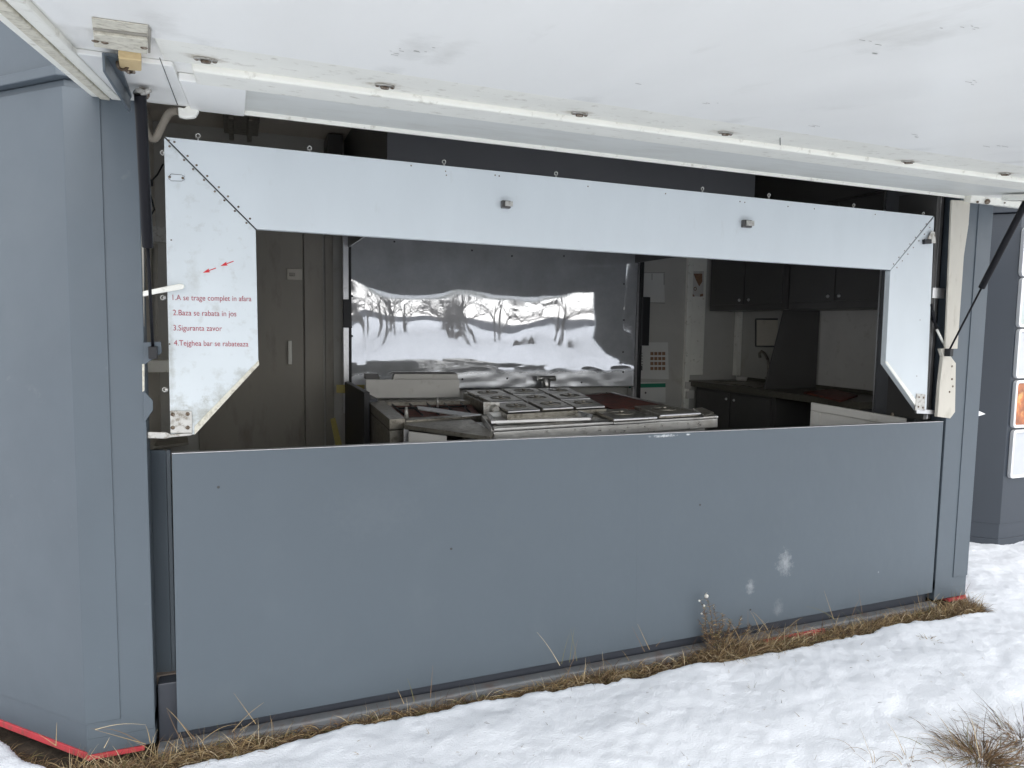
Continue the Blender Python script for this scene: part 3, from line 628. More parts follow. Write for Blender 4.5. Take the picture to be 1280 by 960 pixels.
# cooker/fryer at left with its upstand
CZ = 1.12
CQ = [Z(459, 501, CZ), Z(588, 499, CZ), Z(604, 517, CZ), Z(487, 524, CZ)]
T = ground_under(CQ, 'cooker', 'grimy dark cooker with a pale upstand at the left of the kitchen', 'cooker')
D = part('body', M['steeldirty'], T, .003); D.prism([Vector((p_.x, p_.y, .22)) for p_ in CQ], (0, 0, CZ-.22-.06)); D.done()
D = part('frame', M['steeldirty'], T, .003)
def strip(Q, a0, a1, b0, b1, z0, z1, D):
    D.prism([up(bil(Q, a0, b0), z0), up(bil(Q, a1, b0), z0), up(bil(Q, a1, b1), z0), up(bil(Q, a0, b1), z0)], (0, 0, z1-z0))
strip(CQ, 0, .16, .0, 1, -.055, 0, D); strip(CQ, .165, 1, .9, 1, -.055, -.01, D); strip(CQ, .165, 1, 0, .12, -.055, 0, D); D.done()
D = part('hotplate', M['rustred'], T, .002); strip(CQ, .17, .99, .125, .89, -.056, -.022, D); D.done()
D = part('grate', M['black'], T)
for k in range(5): D.tube([up(bil(CQ, .2+.17*k, .2), -.005), up(bil(CQ, .2+.17*k, .85), -.005)], .006, 5)
D.tube([up(bil(CQ, .2, .5), .0), up(bil(CQ, .9, .5), .0)], .006, 5); D.done()
D = part('upstand', M['offwhite'], T, .002)
ub, us = Y(458, 498, 1.62), Y(575, 496.5, 1.62); ut, uu = Y(457, 474.5, 1.62), Y(574, 474, 1.62)
D.prism([ub, us, uu, ut], (0, .012, 0)); D.done(label='pale splash upstand of the cooker')
D = part('upstand_box', M['offwhite'], T, .002); D.prism([Y(*c_, 1.74) for c_ in ((491, 476), (573, 476), (572, 467.5), (493, 467.5))], (0, .05, 0)); D.done()
D = part('upstand_cap', M['cab'], T, .002); D.prism([Y(*c_, 1.735) for c_ in ((486, 467), (571, 467), (568, 465), (492, 465))], (0, .06, 0)); D.prism([Y(*c_, 1.70) for c_ in ((457, 474), (475, 474), (473, 467), (457, 467))], (0, .07, 0)); D.done()
D = part('gas_knob', M['zinc'], T)
kk = Z(508, 516, CZ+.02); D.cyl(kk-Vector((0, 0, .03)), kk+Vector((0, 0, .03)), .012, .008, 10); kk = Z(547, 505, CZ+.02); D.cyl(kk-Vector((0, 0, .02)), kk+Vector((0, 0, .04)), .007, .007, 8); D.done()
# small table in front of it
TQ = [Z(504, 526, 1.10), Z(586, 521.5, 1.10), Z(616, 541, 1.10), Z(613, 546, 1.10), Z(506, 531, 1.10)]
T = ground_under(TQ, 'side_table', 'small stained steel table in front of the cooker', 'table')
D = part('table_top', M['steeldirty'], T, .003); D.prism(TQ, (0, 0, -.022)); D.done()
D = part('side_panel', M['offwhite'], T, .002); D.prism([Z(513, 533, 1.10)+Vector((0, .02, -.03)), Z(560, 538, 1.10)+Vector((0, .02, -.03)), Z(560, 538, 1.10)+Vector((0, .05, -.03)), Z(513, 533, 1.10)+Vector((0, .05, -.03))], (0, 0, -.85)); D.done()
D = part('leg', M['alu'], T, .002); p0 = TQ[4]+Vector((.012, .02, -.023)); D.box(p0.x-.012, p0.x+.012, p0.y-.005, p0.y+.018, .18, p0.z); D.done()
D = part('leg', M['steeldirty'], T, .002); p0 = TQ[0]+Vector((.012, -.03, -.023)); D.box(p0.x-.012, p0.x+.012, p0.y-.005, p0.y+.018, .18, p0.z); D.done()
# bright loose lid lying across
mb = MB(); bl = [Z(521, 508.5, 1.155), Z(545, 511.5, 1.15), Z(602, 519.5, 1.135), Z(578, 521, 1.135), Z(523, 512.5, 1.15)]
mb.prism(bl, (0, 0, .006)); mb.build('loose_cover', M['alu'], bevel=.001, label='thin bright metal cover lying askew across the cooker', cat='cover')
# dark appliance and tape at far left of the cooker
T = empty('dark_appliance', (.83, 1.7, .18), 'black oily appliance standing left of the cooker', 'appliance')
D = part('body', M['darkgrey'], T, .004)
D.box(.74, .80, 1.4, 2.1, .18, 1.14); D.done()
D = part('side_plate', M['black'], T, .003); D.box(.70, .735, 1.30, 2.1, .18, 1.19); D.done()
D = part('pipe', M['black'], T); D.tube([(.78, 1.25, .95), (.80, 1.2, 1.02), (.86, 1.2, 1.03), (.90, 1.22, .97), (.90, 1.25, .85)], .022, 10); D.done()
mb = MB(); mb.prism([Y(*c_, 2.12) for c_ in ((420.5, 481), (456, 481), (455, 492), (420.5, 491))], (0, .006, 0)); mb.build('yellow_tape', M['yellow'], label='yellow tape band wrapped from the bright upright to the cooker', cat='tape')
mb = MB(); mb.prism([Y(*c_, 2.12) for c_ in ((413, 524), (419, 522), (428, 558), (420, 560))], (0, .006, 0)); mb.build('yellow_tape', M['yellow'], label='loose yellow tape hanging slanted below the taped band', cat='tape')

# ================================================================== LOWER FRONT PANEL
ff = [Y(222, 914), Y(1163, 740), Y(1177, 527), Y(215, 567)]
T = empty('front_panel', (1.83, 0, 0), 'large flat grey counter front panel below the opening', 'panel')
scuffs(M['front'], [])
D = part('panel_sheet', M['front'], T, .002); D.prism([p_+Vector((0, -.012, 0)) for p_ in ff], (0, .03, 0)); PS = D.done()
o0 = ORG[T]
def spot(px, py): v = Y(px, py, -.012)-o0; return (v.x, v.y, v.z)
scuffs(M['front'], [(spot(981, 704), (.075, .10), .38, (.55, .57, .58)), (spot(938, 733), (.04, .06), .35, (.5, .52, .53)), (spot(973, 760), (.05, .08), .2, (.45, .47, .48)), (spot(1098, 715), (.01, .01), .5, (.5, .5, .5)), (spot(830, 545), (.10, .012), 1., (.75, .77, .78)), (spot(860, 543), (.02, .008), 1., (.75, .77, .78)), (spot(470, 640), (.30, .18), .04, (.32, .34, .36))])
D = part('seam', M['front'], T); a_, c_ = Y(797, 547, -.0123), Y(795, 808, -.0123); D.prism([a_, a_+Vector((.0012, 0, 0)), c_+Vector((.0008, 0, 0)), c_], (0, .0012, 0)); D.done()
D = part('screw_hole', M['seam'], T)
for c_ in ((273, 609), (564, 686), (875, 631), (938, 762)): pt = Y(*c_, -.0125); D.cyl(pt, pt+Vector((0, -.0012, 0)), .0055, .0055, 8)
D.done()
D = part('edge_trim', M['alu'], T, .001); a_, c_ = ff[3], ff[2]; D.prism([a_+Vector((0, -.0125, .0005)), c_+Vector((0, -.0125, .0005)), c_+Vector((0, .018, .0005)), a_+Vector((0, .018, .0005))], (0, 0, .003)); D.done()

# ================================================================== WHITE SERVING FRAME
FY = .03
T = empty('opening_surround', (1.76, FY, 1.13), 'white metal surround of the serving opening, with red instructions on its left leg', 'surround')
def FP(px, py, off=0.): return Y(px, py, FY-off)
TH = (0, .035, 0)
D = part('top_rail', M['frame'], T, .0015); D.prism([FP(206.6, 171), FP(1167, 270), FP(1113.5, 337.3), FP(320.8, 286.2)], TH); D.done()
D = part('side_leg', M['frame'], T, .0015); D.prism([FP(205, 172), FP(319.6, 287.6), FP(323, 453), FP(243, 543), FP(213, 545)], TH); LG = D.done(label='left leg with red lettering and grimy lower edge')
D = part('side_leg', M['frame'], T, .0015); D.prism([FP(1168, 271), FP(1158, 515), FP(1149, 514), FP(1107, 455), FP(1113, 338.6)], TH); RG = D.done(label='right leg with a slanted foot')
D = part('seam', M['seam'], T); 
D.prism([FP(205.5, 171.4, -.004), FP(206.5, 171.2, -.004), FP(321, 286.8, -.004), FP(320, 287.4, -.004)], (0, .004, 0))
D.prism([FP(1166.5, 270, -.004), FP(1168.2, 271, -.004), FP(1114, 338.6, -.004), FP(1112.5, 337.6, -.004)], (0, .004, 0)); D.done()
D = part('edge_trim', M['grime'], LG, .0015); D.prism([FP(323.5, 450, .003), FP(324, 456, .003), FP(243, 544, .003), FP(243, 533, .003)], (0, .006, 0)); D.done()
D = part('edge_trim', M['cream'], RG, .0015); D.prism([FP(1106.5, 452, .003), FP(1109.5, 452, .003), FP(1150, 506, .003), FP(1149, 514, .003)], (0, .006, 0)); D.done()
# the front face is tinted dirty at the lower tip of the left leg: wear with its own shape
mk = mat('white_frame_sheet_grimy', (.645, .69, .71), .38, var=.04, vscale=3, dirt=(.34, .33, .28), dirt_amt=.45, dscale=20, thresh=(.55, .78), bump=.0008, bscale=6)
LG.data.materials[0] = mk
def sp(px, py): v = FP(px, py)-ORG[T]; return (v.x, v.y, v.z)
GRM = (.26, .25, .19)
scuffs(mk, [(sp(285, 495), (.12, .07), .5, GRM), (sp(255, 520), (.12, .09), .6, GRM), (sp(225, 525), (.06, .14), .5, GRM), (sp(303, 472), (.05, .06), .5, GRM), (sp(214, 450), (.02, .35), .4, GRM), (sp(243, 350), (.04, .10), .35, (.4, .4, .36))])
# rivets along the mitres
def rivets(pts, par, r=.0042, m='rust'):
    for c_ in pts:
        D = part('rivet', M[m], par); D.dome(FP(*c_, .0005), (0, -1, 0), r, .6, 8); D.done()
lm = []
for (a_, c_) in (((212, 183), (218, 177.5)), ((230, 200), (234.5, 195)), ((241.5, 211.5), (245.7, 206.5)), ((255, 225), (259, 220)), ((268.5, 239.3), (273.5, 234)), ((280.5, 250.5), (285, 245.5)), ((293.5, 263.7), (298, 258.5)), ((308, 278.7), (312.5, 273.3))): lm += [a_, c_]
rivets(lm+[(211, 175.6)], T)
rm = []
for k in range(7):
    x_, y_ = lerp(1160, 1119, k/6), lerp(282, 332, k/6); rm += [(x_-2.2, y_-2), (x_+2.2, y_+2.4)]
rivets(rm, T, .0038)
rivets([(514, 207), (619, 219), (624, 220), (735, 233), (832, 242), (925, 252), (931, 253), (985, 258), (1018, 261), (1094, 268)], T, .0035)
rivets([(214, 300), (212, 430), (1150, 400), (1146, 470), (557, 214), (558, 219)], T, .003)
# nameplate outline, oval
D = part('lock_plate', M['frame'], T, .002); D.prism([FP(*c_, .0015) for c_ in ((210, 217), (230.5, 217), (230.5, 227), (210, 227))], (0, .0015, 0)); lp = D.done()
D = part('screw', M['rust'], lp); D.dome(FP(212, 221.3, .0018), (0, -1, 0), .005, .5); D.dome(FP(228.5, 222.5, .0018), (0, -1, 0), .005, .5); D.done()
D = part('mark', M['ink'], lp); 
for c0, c1 in (((214, 217.5), (227, 218.5)), ((214, 226), (227, 226.5)), ((214, 217.5), (210.5, 221)), ((227, 218.5), (231, 221)), ((214, 226), (210.5, 223)), ((227, 226.5), (231, 224))): D.tube([FP(*c0, .002), FP(*c1, .002)], .0009, 4)
D.done()
# square buttons on the top rail
for c_ in ((631, 256), (931.5, 280)):
    D = part('clip', M['cab'], T, .003); a_ = FP(c_[0]-5.5, c_[1]+4.5); c2 = FP(c_[0]+5.5, c_[1]-4)
    D.box(a_.x, c2.x, FY-.022, FY-.0005, a_.z, c2.z); cl = D.done()
    D = part('bolt', M['zinc'], cl, .001); D.box(a_.x+.012, c2.x+.006, FY-.030, FY-.0225, a_.z+.008, c2.z-.004); D.done()
# lugs on the top edge
for c_ in ((247.5, 171), (387, 186.5), (555, 203.5), (695, 218), (878, 237), (961, 245), (1067, 257.5), (1154, 268)):
    D = part('lug', M['zinc'], T); p_ = FP(*c_, -.017); D.torus(p_+Vector((0, 0, .004)), (0, 1, .15), .0075, .0028, 14, 6); D.cyl(p_-Vector((0, 0, .018)), p_-Vector((0, 0, .004)), .004, .004, 8); D.done()
# corner plates
D = part('corner_plate', M['zinc'], T, .002); D.prism([FP(*c_, .006) for c_ in ((212.5, 513.5), (240, 514), (240.5, 541.5), (213, 541.5))], (0, .0055, 0)); cp_ = D.done(label='square zinc plate on the foot of the left leg')
D = part('bolt', M['rust'], cp_)
for c_ in ((216, 518), (234.5, 517.5), (216, 534.5), (234.5, 534.5)): D.dome(FP(*c_, .0065), (0, -1, 0), .008, .7)
D.done()
D = part('corner_plate', M['zinc'], T, .002); D.prism([FP(*c_, .006) for c_ in ((1146, 492), (1157, 493), (1156, 514), (1144, 513))], (0, .0055, 0)); cp_ = D.done(label='square zinc plate on the foot of the right leg')
D = part('bolt', M['rust'], cp_)
for c_ in ((1149, 496.5), (1154.5, 497), (1148, 508.5), (1153.5, 509.5)): D.dome(FP(*c_, .0065), (0, -1, 0), .006, .7)
D.done()
D = part('hinge_bar', M['zinc'], T, .003); D.prism([FP(*c_, .012) for c_ in ((184, 540), (208, 540.5), (213, 543), (240, 541.5), (240, 544.5), (212, 547), (208, 548.5), (184, 548))], (0, .014, 0)); D.done()
D = part('hinge_bar', M['alu'], T, .003); D.prism([FP(*c_, .006) for c_ in ((1146, 511), (1171, 513), (1171, 518), (1146, 517))], (0, .014, 0)); D.done()
D = part('latch', M['black'], T, .003); D.prism([FP(*c_, .018) for c_ in ((1156, 299), (1165, 299), (1165, 304.5), (1156, 305))], (0, .017, 0)); D.done()
D = part('latch', M['zinc'], T, .002); D.prism([FP(*c_, .014) for c_ in ((1160, 298), (1165, 288), (1169, 290), (1170, 304), (1166, 304))], (0, .006, 0)); D.done()
D = part('peg', M['zinc'], T, .001)
for c_ in ((206, 191), (208.5, 487), (206, 372)): D.cyl(FP(c_[0]+2, c_[1], -.02), FP(c_[0]-2.5, c_[1], -.02), .008, .008, 8); D.torus(FP(c_[0]-2.5, c_[1], -.02), (0, 1, 0), .008, .003, 10, 5)
D.done()
D = part('turn_lever', M['cream'], T, .004); D.prism([FP(*c_, .028) for c_ in ((178, 364), (224, 354.5), (229, 355), (231, 358.5), (228, 361.5), (196, 367), (178, 371))], (0, .012, 0)); D.done(label='cream lever crossing the edge of the left leg')
D = part('gas_strut', M['strut'], K); D.cyl(Y(1183, 436, .02), Y(1166, 398, .03), .008, .008, 10); D.cyl(Y(1168, 402, .03), Y(1163, 380, .035), .011, .011, 10); D.done(label='short inner stay of the white surround')
D = part('gas_strut', M['cream'], K); D.cyl(Y(1182, 434, .018), Y(1171, 412, .02), .007, .007, 10); D.done(label='pale end of the short inner stay')
# red lettering
def lettering(txt, x0, x1, yb, name='lettering'):
    cu = bpy.data.curves.new('t', 'FONT'); cu.body = txt; cu.size = 1; cu.extrude = 0.0
    to = bpy.data.objects.new('t', cu); col.objects.link(to); bpy.context.view_layer.update()
    me = bpy.data.meshes.new_from_object(to.evaluated_get(bpy.context.evaluated_depsgraph_get())); bpy.data.objects.remove(to); bpy.data.curves.remove(cu)
    mn = min(v.co.x for v in me.vertices); mx = max(v.co.x for v in me.vertices)
    A, B = FP(x0, yb[0], .0012), FP(x1, yb[1], .0012); s_ = (B.x-A.x)/(mx-mn); hgt = s_*1.2
    for v in me.vertices:
        t = (v.co.x-mn)/(mx-mn); wv = Vector((A.x+(B.x-A.x)*t, A.y, lerp(A.z, B.z, t)+v.co.y*hgt)); v.co = wv-ORG[T]
    me.materials.append(M['redtext']); me.name = name
    o_ = bpy.data.objects.new(name, me); col.objects.link(o_); o_.parent = LG; ORG[o_] = ORG[T]
    return o_
for t_, x0, x1, yb in (('1.A se trage complet in afara', 215.8, 314.3, (375.0, 376.6)), ('2.Baza se rabata in jos', 216.3, 295.5, (394.0, 395.5)), ('3.Siguranta zavor', 216.8, 277.5, (413, 413.8)), ('4.Tejghea bar se rabateaza', 217.5, 310.5, (431.8, 433.2))):
    lettering(t_, x0, x1, yb)
for (a_, c_) in (((292, 326.5), (275.5, 332.5)), ((270, 335), (253.5, 341))):
    D = part('arrow', M['redarrow'], LG)
    A = Vector(a_); B = Vector(c_); d_ = (B-A).normalized(); n_ = Vector((-d_.y, d_.x)); hs_ = B-d_*9
    D.prism([FP(*p_, .0012) for p_ in (A+n_*.55, hs_+n_*.55+d_*1, hs_+n_*2.6, B, hs_-n_*2.6, hs_-n_*.55+d_*1, A-n_*.55)], (0, .0004, 0)); D.done()

# ================================================================== RAISED FLAP
T = empty('raised_flap', (2.0, 0, 2.385), 'large white flap raised like an awning over the serving opening', 'awning')
def onF(x, y, off=0.): p_ = Vector((x, y, 2.385+SL*y)); return p_+FN*off
XR = 4.62; XL = -.415
YB, YC, YE = -.83, -1.075, -2.42
def slab(name, m, x0, x1, y0, y1, o0_, o1_, bevel=.002, par=None, label=None):
    D = part(name, m, par or T, bevel); D.prism([onF(x0, y0, o0_), onF(x1, y0, o0_), onF(x1, y1, o0_), onF(x0, y1, o0_)], FN*(o1_-o0_))
    return D.done(label=label) if label else D.done()
slab('panel_core', M['white'], XL, XR, YE, 0.0, -.06, -.012)
slab('inner_sheet', M['white'], XL+.06, XR-.02, YE+.02, YC-.003, -.0115, 0.0, .0015, label='large smooth white sheet, lightly scratched')
CPX = ((257, 73.5), (481, 106.5), (724.5, 141.5), (907, 165.5), (1135, 201.5), (1256, 216.5))
def stain_shade_spots(base_mat, pts, rad, amt, colr, scale=30):
    m = base_mat.copy(); n = m.node_tree; N = n.nodes; L = n.links; b = N['Principled BSDF']; src = b.inputs['Base Color'].links[0].from_socket
    tc = N.new('ShaderNodeTexCoord'); nz = N.new('ShaderNodeTexNoise'); nz.inputs['Scale'].default_value = scale; nz.inputs['Detail'].default_value = 8; nz.inputs['Roughness'].default_value = .7; L.new(tc.outputs['Object'], nz.inputs['Vector'])
    for p_ in pts:
        p_ = p_-ORG[T]; mp = N.new('ShaderNodeMapping'); mp.inputs['Location'].default_value = (-p_.x/rad[0], -p_.y/rad[1], 0); mp.inputs['Scale'].default_value = (1/rad[0], 1/rad[1], 0); L.new(tc.outputs['Object'], mp.inputs[0])
        ln = N.new('ShaderNodeVectorMath'); ln.operation = 'LENGTH'; L.new(mp.outputs[0], ln.inputs[0])
        ad = N.new('ShaderNodeMath'); ad.operation = 'MULTIPLY_ADD'; ad.inputs[1].default_value = -.42; L.new(ln.outputs['Value'], ad.inputs[0]); L.new(nz.outputs['Fac'], ad.inputs[2])
        mr = N.new('ShaderNodeMapRange'); mr.inputs[1].default_value = .12; mr.inputs[2].default_value = .5; mr.inputs[4].default_value = amt; L.new(ad.outputs[0], mr.inputs[0])
        mm = N.new('ShaderNodeMix'); mm.data_type = 'RGBA'; L.new(mr.outputs[0], mm.inputs[0]); L.new(src, mm.inputs[6]); mm.inputs[7].default_value = (*colr, 1); src = mm.outputs[2]
    L.new(src, b.inputs['Base Color']); return m
M['rail'] = stain_shade_spots(M['cream'], [F(*c_) for c_ in CPX], (.07, .05), .75, (.38, .31, .20))
bpy.data.objects['inner_sheet'].data.materials[0] = stain_shade_spots(M['white'], [F(c_[0], c_[1]-13) for c_ in CPX]+[F(520, 60), F(560, 68), F(1150, 48), F(200, 30)], (.05, .16), .30, (.48, .47, .43), 14)  # grey shadow smudges above the catches, painted into the sheet colour
slab('latch_rail', M['rail'], -.165, XR-.02, YC+.001, YB, -.0115, -.001, .003, label='cream rail carrying the catches')
slab('rail_lip', M['cream'], -.10, XR-.25, YB+.001, YB+.20, -.0115, .017, .008)
slab('trough_sheet', M['trough'], .04, 3.95, YB+.202, -.012, -.0118, -.009, .001)
slab('end_block', M['white'], -.145, .038, YB+.202, -.004, -.0115, .012, .004, label='raised white block at the left end of the trough')
slab('end_block', M['white'], -.41, -.148, YB+.06, -.004, -.0115, .002, .003)
slab('hinge_lip', M['cream'], -.145, 3.955, -.0115, .012, -.02, .006, .003)
slab('hinge_lip', M['cream'], 3.958, XR, -.045, .012, -.02, .026, .003, label='grimy cream hinge rail over the right post')
slab('edge_rail', M['cream'], XL+.012, XL+.045, YE, .0, -.0118, .006, .003)
slab('edge_rail', M['grime'], XL-.022, XL+.008, YE, .012, -.03, .010, .003, label='grimy seal along the left edge of the flap')
slab('edge_rail', M['cream'], XL-.048, XL-.025, YE, .012, -.045, .004, .003)
slab('edge_rail', M['cream'], XL-.04, XR, YE-.03, YE-.001, -.05, .012, .004)
slab('edge_rail', M['cream'], XR+.001, XR+.03, YE, .012, -.05, .010, .003)
# seam shadow gap left of rail and joint
D = part('seam', M['seam'], T)
D.prism([onF(-.166, YC-.0025, -.011), onF(XR-.02, YC-.0025, -.011), onF(XR-.02, YC+.0005, -.011), onF(-.166, YC+.0005, -.011)], FN*.004)
a_ = F(975, 160); D.prism([F(974.6, 172, -.0012), F(975.6, 172, -.0012), F(975.8, 186.5, -.0012), F(974.8, 186.5, -.0012)], FN*.001); D.done()
# catches on the rail
for c_ in ((257, 73.5), (481, 106.5), (724.5, 141.5), (907, 165.5), (1135, 201.5), (1256, 216.5)):
    p_ = F(*c_)
    D = part('catch', M['zinc'], T, .0)
    u_, v_ = Vector((1, 0, 0)), Vector((0, 1, SL)).normalized()
    ov = [p_+u_*(.028*math.cos(t*math.pi/9))+v_*(.020*math.sin(t*math.pi/9)) for t in range(18)]
    D.prism(ov, FN*.004); ct = D.done()
    D = part('plunger', M['rust'], ct); D.cyl(p_+FN*.0045, p_+FN*.010, .013, .011, 12); D.dome(p_-u_*.021+FN*.0045, FN, .005, .6); D.dome(p_+u_*.021+FN*.0045, FN, .006, .6); D.done()
# round covers in the trough
for c_ in ((369, 110.5), (704, 160), (962.5, 194.5), (1165, 220)):
    p_ = F(*c_); p_ = p_+FN*-.0088
    D = part('round_cover', M['white'], T); D.cyl(p_, p_+FN*.003, .048, .046, 28); rc = D.done()
    D = part('ring', M['rust' if c_[0] < 1000 else 'white'], rc); D.torus(p_+FN*.003, FN, .047, .0016, 30, 5); D.cyl(p_+FN*.0032, p_+FN*.0045, .006, .006, 8); D.done()
# hatch pocket, name plate, wooden tag at the left end
D = part('pocket', M['grime'], T, .002); D.prism([F(*c_, .001) for c_ in ((114.5, 21), (185, 31), (187, 60), (184.5, 44), (116, 36))], FN*.002); D.done(label='dirty cream pocket edge with its shadow put into the colour')  # flat strip whose darker colour stands for the shadow at the pocket top
D = part('pocket_side', M['taupe'], T, .001); D.prism([F(*c_, .0035) for c_ in ((116, 34.5), (184, 42.5), (184, 45.5), (116, 37))], FN*.001); D.prism([F(*c_, .0035) for c_ in ((185, 32), (189, 38), (188, 66), (185, 66))], FN*.001); D.done()
D = part('plate', M['grime'], T, .002); D.prism([F(*c_, .004) for c_ in ((116.5, 37.5), (184.5, 46), (184, 63.5), (117.5, 54))], FN*.008); pl_ = D.done(label='dirty cream hinge plate at the left end')
D = part('screw', M['rust'], pl_)
for c_ in ((119, 51), (180, 59.5), (131, 53)): D.dome(F(*c_, .0125), FN, .008, .5)
D.done()
D = part('wooden_block', M['wood'], T, .003); D.prism([F(*c_, .004) for c_ in ((147.5, 62), (176.5, 65), (176.5, 79), (149, 76.5))], FN*.02); D.done(label='small pale wooden block')
D = part('key', M['rust'], T)
D.torus(F(153, 81, .02), (0, 1, .3), .012, .004, 12, 6); D.tube([F(155, 84, .02), F(161, 90, .022), F(168, 89.5, .02)], .006, 6); D.done(label='rusty wire catch below the wooden block')
D = part('strut_channel', M['grey'], T, .002)
ch_a = [F(127, 65, .002), F(147, 67, .002), F(164.5, 118, .002), F(160, 124, .002)]
D.prism(ch_a, FN*.010); D.prism([F(127, 65, .012), F(130.5, 65, .012), F(163, 122, .012), F(160, 124, .012)], FN*.045); D.done(label='grey channel seating the left strut')
D = part('strut_clip', M['rust'], T, .002); D.prism([F(*c_, .01) for c_ in ((174, 108), (187, 113), (185, 116), (175, 116))], FN*.02); D.done()
D = part('hinge_cap', M['cream'], T, .006); D.prism([Y(*c_, -.03) for c_ in ((222, 133), (231, 135), (233, 130.5), (248, 132.5), (248.5, 139), (244, 146), (232, 147), (223, 145))], (0, .03, 0)); D.done(label='rounded cream hinge cap')
D = part('seam', M['seam'], T); D.prism([F(199, 72, .0125), F(200, 72, .0125), F(222.6, 131, .0135), F(221.4, 131, .0135)], FN*.001); D.done()
D = part('catch', M['rust'], T, .0); p_ = onF(4.18, -.03, .027)
D.cyl(Y(1234, 252, -.047), Y(1234, 252, -.056), .016, .012, 12); D.cyl(Y(1222, 252.5, -.047), Y(1222, 252.5, -.052), .007, .006, 10); D.cyl(Y(1256, 253.5, -.047), Y(1256, 253.5, -.05), .005, .005, 10); D.done()
# faint scratches
D = part('scratch', M['zinc'], T)
rr = random.Random(11)
for (x_, y_, n_, sx_, sy_) in ((520, 63, 9, 34, 5), (1090, 66, 3, 6, 2), (1080, 52, 3, 14, 3), (885, 127, 3, 12, 2), (1212, 103, 4, 7, 4), (1160, 170, 3, 26, 3), (1240, 183, 3, 20, 2), (1014, 157, 2, 6, 1), (800, 105, 2, 10, 2), (1195, 34, 5, 25, 3)):
    for k in range(n_):
        a_ = (x_+rr.uniform(-sx_, sx_), y_+rr.uniform(-sy_, sy_)); L_ = rr.uniform(2, 9)
        D.prism([F(a_[0], a_[1], .0003), F(a_[0]+L_, a_[1]+L_*.17, .0003), F(a_[0]+L_, a_[1]+L_*.17+.5, .0003), F(a_[0], a_[1]+.35, .0003)], FN*.0002)
D.done()

# gas struts
for (bx, tx, lab, fr) in ((-.29, -.268, 'black gas strut standing upright beside the left post', .56), (3.884, 3.884, 'black gas strut slanting across the right post', .42)):
    Tt = empty('gas_strut', (bx, -.02, 1.48), lab, 'gas strut', 'gas struts holding up the flap')
    A = Vector((bx, -.03, 1.50)); B = Vector((tx, -.40, 2.295)); m_ = lerp(A, B, .44)
    D = part('rod', M['strut'], Tt); D.cyl(A, m_, .0055, .0055, 12); D.done()
    D = part('cylinder', M['strut'], Tt, .002); D.cyl(m_, B, .0175, .0175, 20); D.done()
    D = part('end_socket', M['black'], Tt, .002); D.box(bx-.014, bx+.014, -.045, -.008, 1.46, 1.505); D.done()
    D = part('end_socket', M['zinc'], Tt, .002); D.dome(B, (0, 0, 1), .02, 1.); D.cyl(B, B+Vector((.03, 0, .02)), .008, .008, 10); D.done()
# bracket carrying the right strut at its head
slab('strut_channel', M['cream'], 3.84, 3.93, -.5, -.3, .0005, .03, .003)
# flexible conduit sagging from flap to wall
mb = MB()
cp = [Y(171, 112, -.10), Y(176, 122, -.05), Y(179, 140, .0), Y(181, 158, .03), Y(187, 171, .04), Y(194, 173, .04), Y(200, 163, .03), Y(206, 150, .02), Y(212, 141, -.0), Y(222, 139, -.02)]
def smooth(pts, n=8):
    out_ = []
    for i in range(len(pts)-1):
        p0, p1, p2, p3 = pts[max(0, i-1)], pts[i], pts[i+1], pts[min(len(pts)-1, i+2)]
        for k in range(n):
            t = k/n; out_.append(.5*((2*p1)+(p2-p0)*t+(2*p0-5*p1+4*p2-p3)*t*t+(3*p1-p0-3*p2+p3)*t**3))
    return out_+[pts[-1]]
pts = smooth(cp, 10); mb.tube(pts, [.013+.0016*(k % 2) for k in range(len(pts))], 10)
mb.build('conduit', mat('grey_conduit', (.20, .175, .14), .6, var=.1, vscale=30), label='short ribbed grey conduit sagging below the left hinge', cat='cable')

# ================================================================== SECOND KIOSK
kx, ky = 5.485, .648
T2 = empty('neighbour_kiosk', (7.2, 1.9, -.05), 'darker slate kiosk standing behind at the right edge', 'kiosk')
def k2prism(name, offx, z0, z1, m, push=0., bevel=.003, label=None):
    D = part(name, m, T2, bevel); c2 = .45; s2 = math.sqrt(.5)
    pts = [(kx-push*.4, ky-push, z0), (kx+4.6, ky-push, z0), (kx+4.6, ky+3.0, z0), (kx-c2-push, ky+3.0, z0), (kx-c2-push, ky+c2-push*.4, z0)]
    D.prism(pts, (0, 0, z1-z0)); return D.done(label=label) if label else D.done()
k2prism('wall', 0, .0, 2.50, M['k2'])
k2prism('skirt', 0, -.12, -.001, M['k2'], .001)
k2prism('cladding', 0, .12, 2.40, M['k2'], .006)
k2prism('drip_ledge', 0, 2.505, 2.545, M['k2'], .03)
k2prism('upper_wall', 0, 2.548, 3.2, M['k2'], .002)
# recessed vertical joint on the angled face
D = part('seam', M['seam'], T2)
s2 = math.sqrt(.5); base = Vector((kx, ky, 0)); dv = Vector((-s2, s2, 0)); nv_ = Vector((-s2, -s2, 0))
a_ = base+dv*.20+nv_*.0068; D.prism([a_, a_+dv*.006, a_+dv*.006+nv_*.001, a_+nv_*.001], (0, 0, 2.40-.12)); D.done()
D = part('edge_moulding', M['k2'], T2, .003); a_ = base+dv*.25+nv_*.007
D.prism([up(p_, .1) for p_ in (a_, a_+dv*.03, a_+dv*.03+nv_*.012, a_+nv_*.012)], (0, 0, 2.28)); D.done()
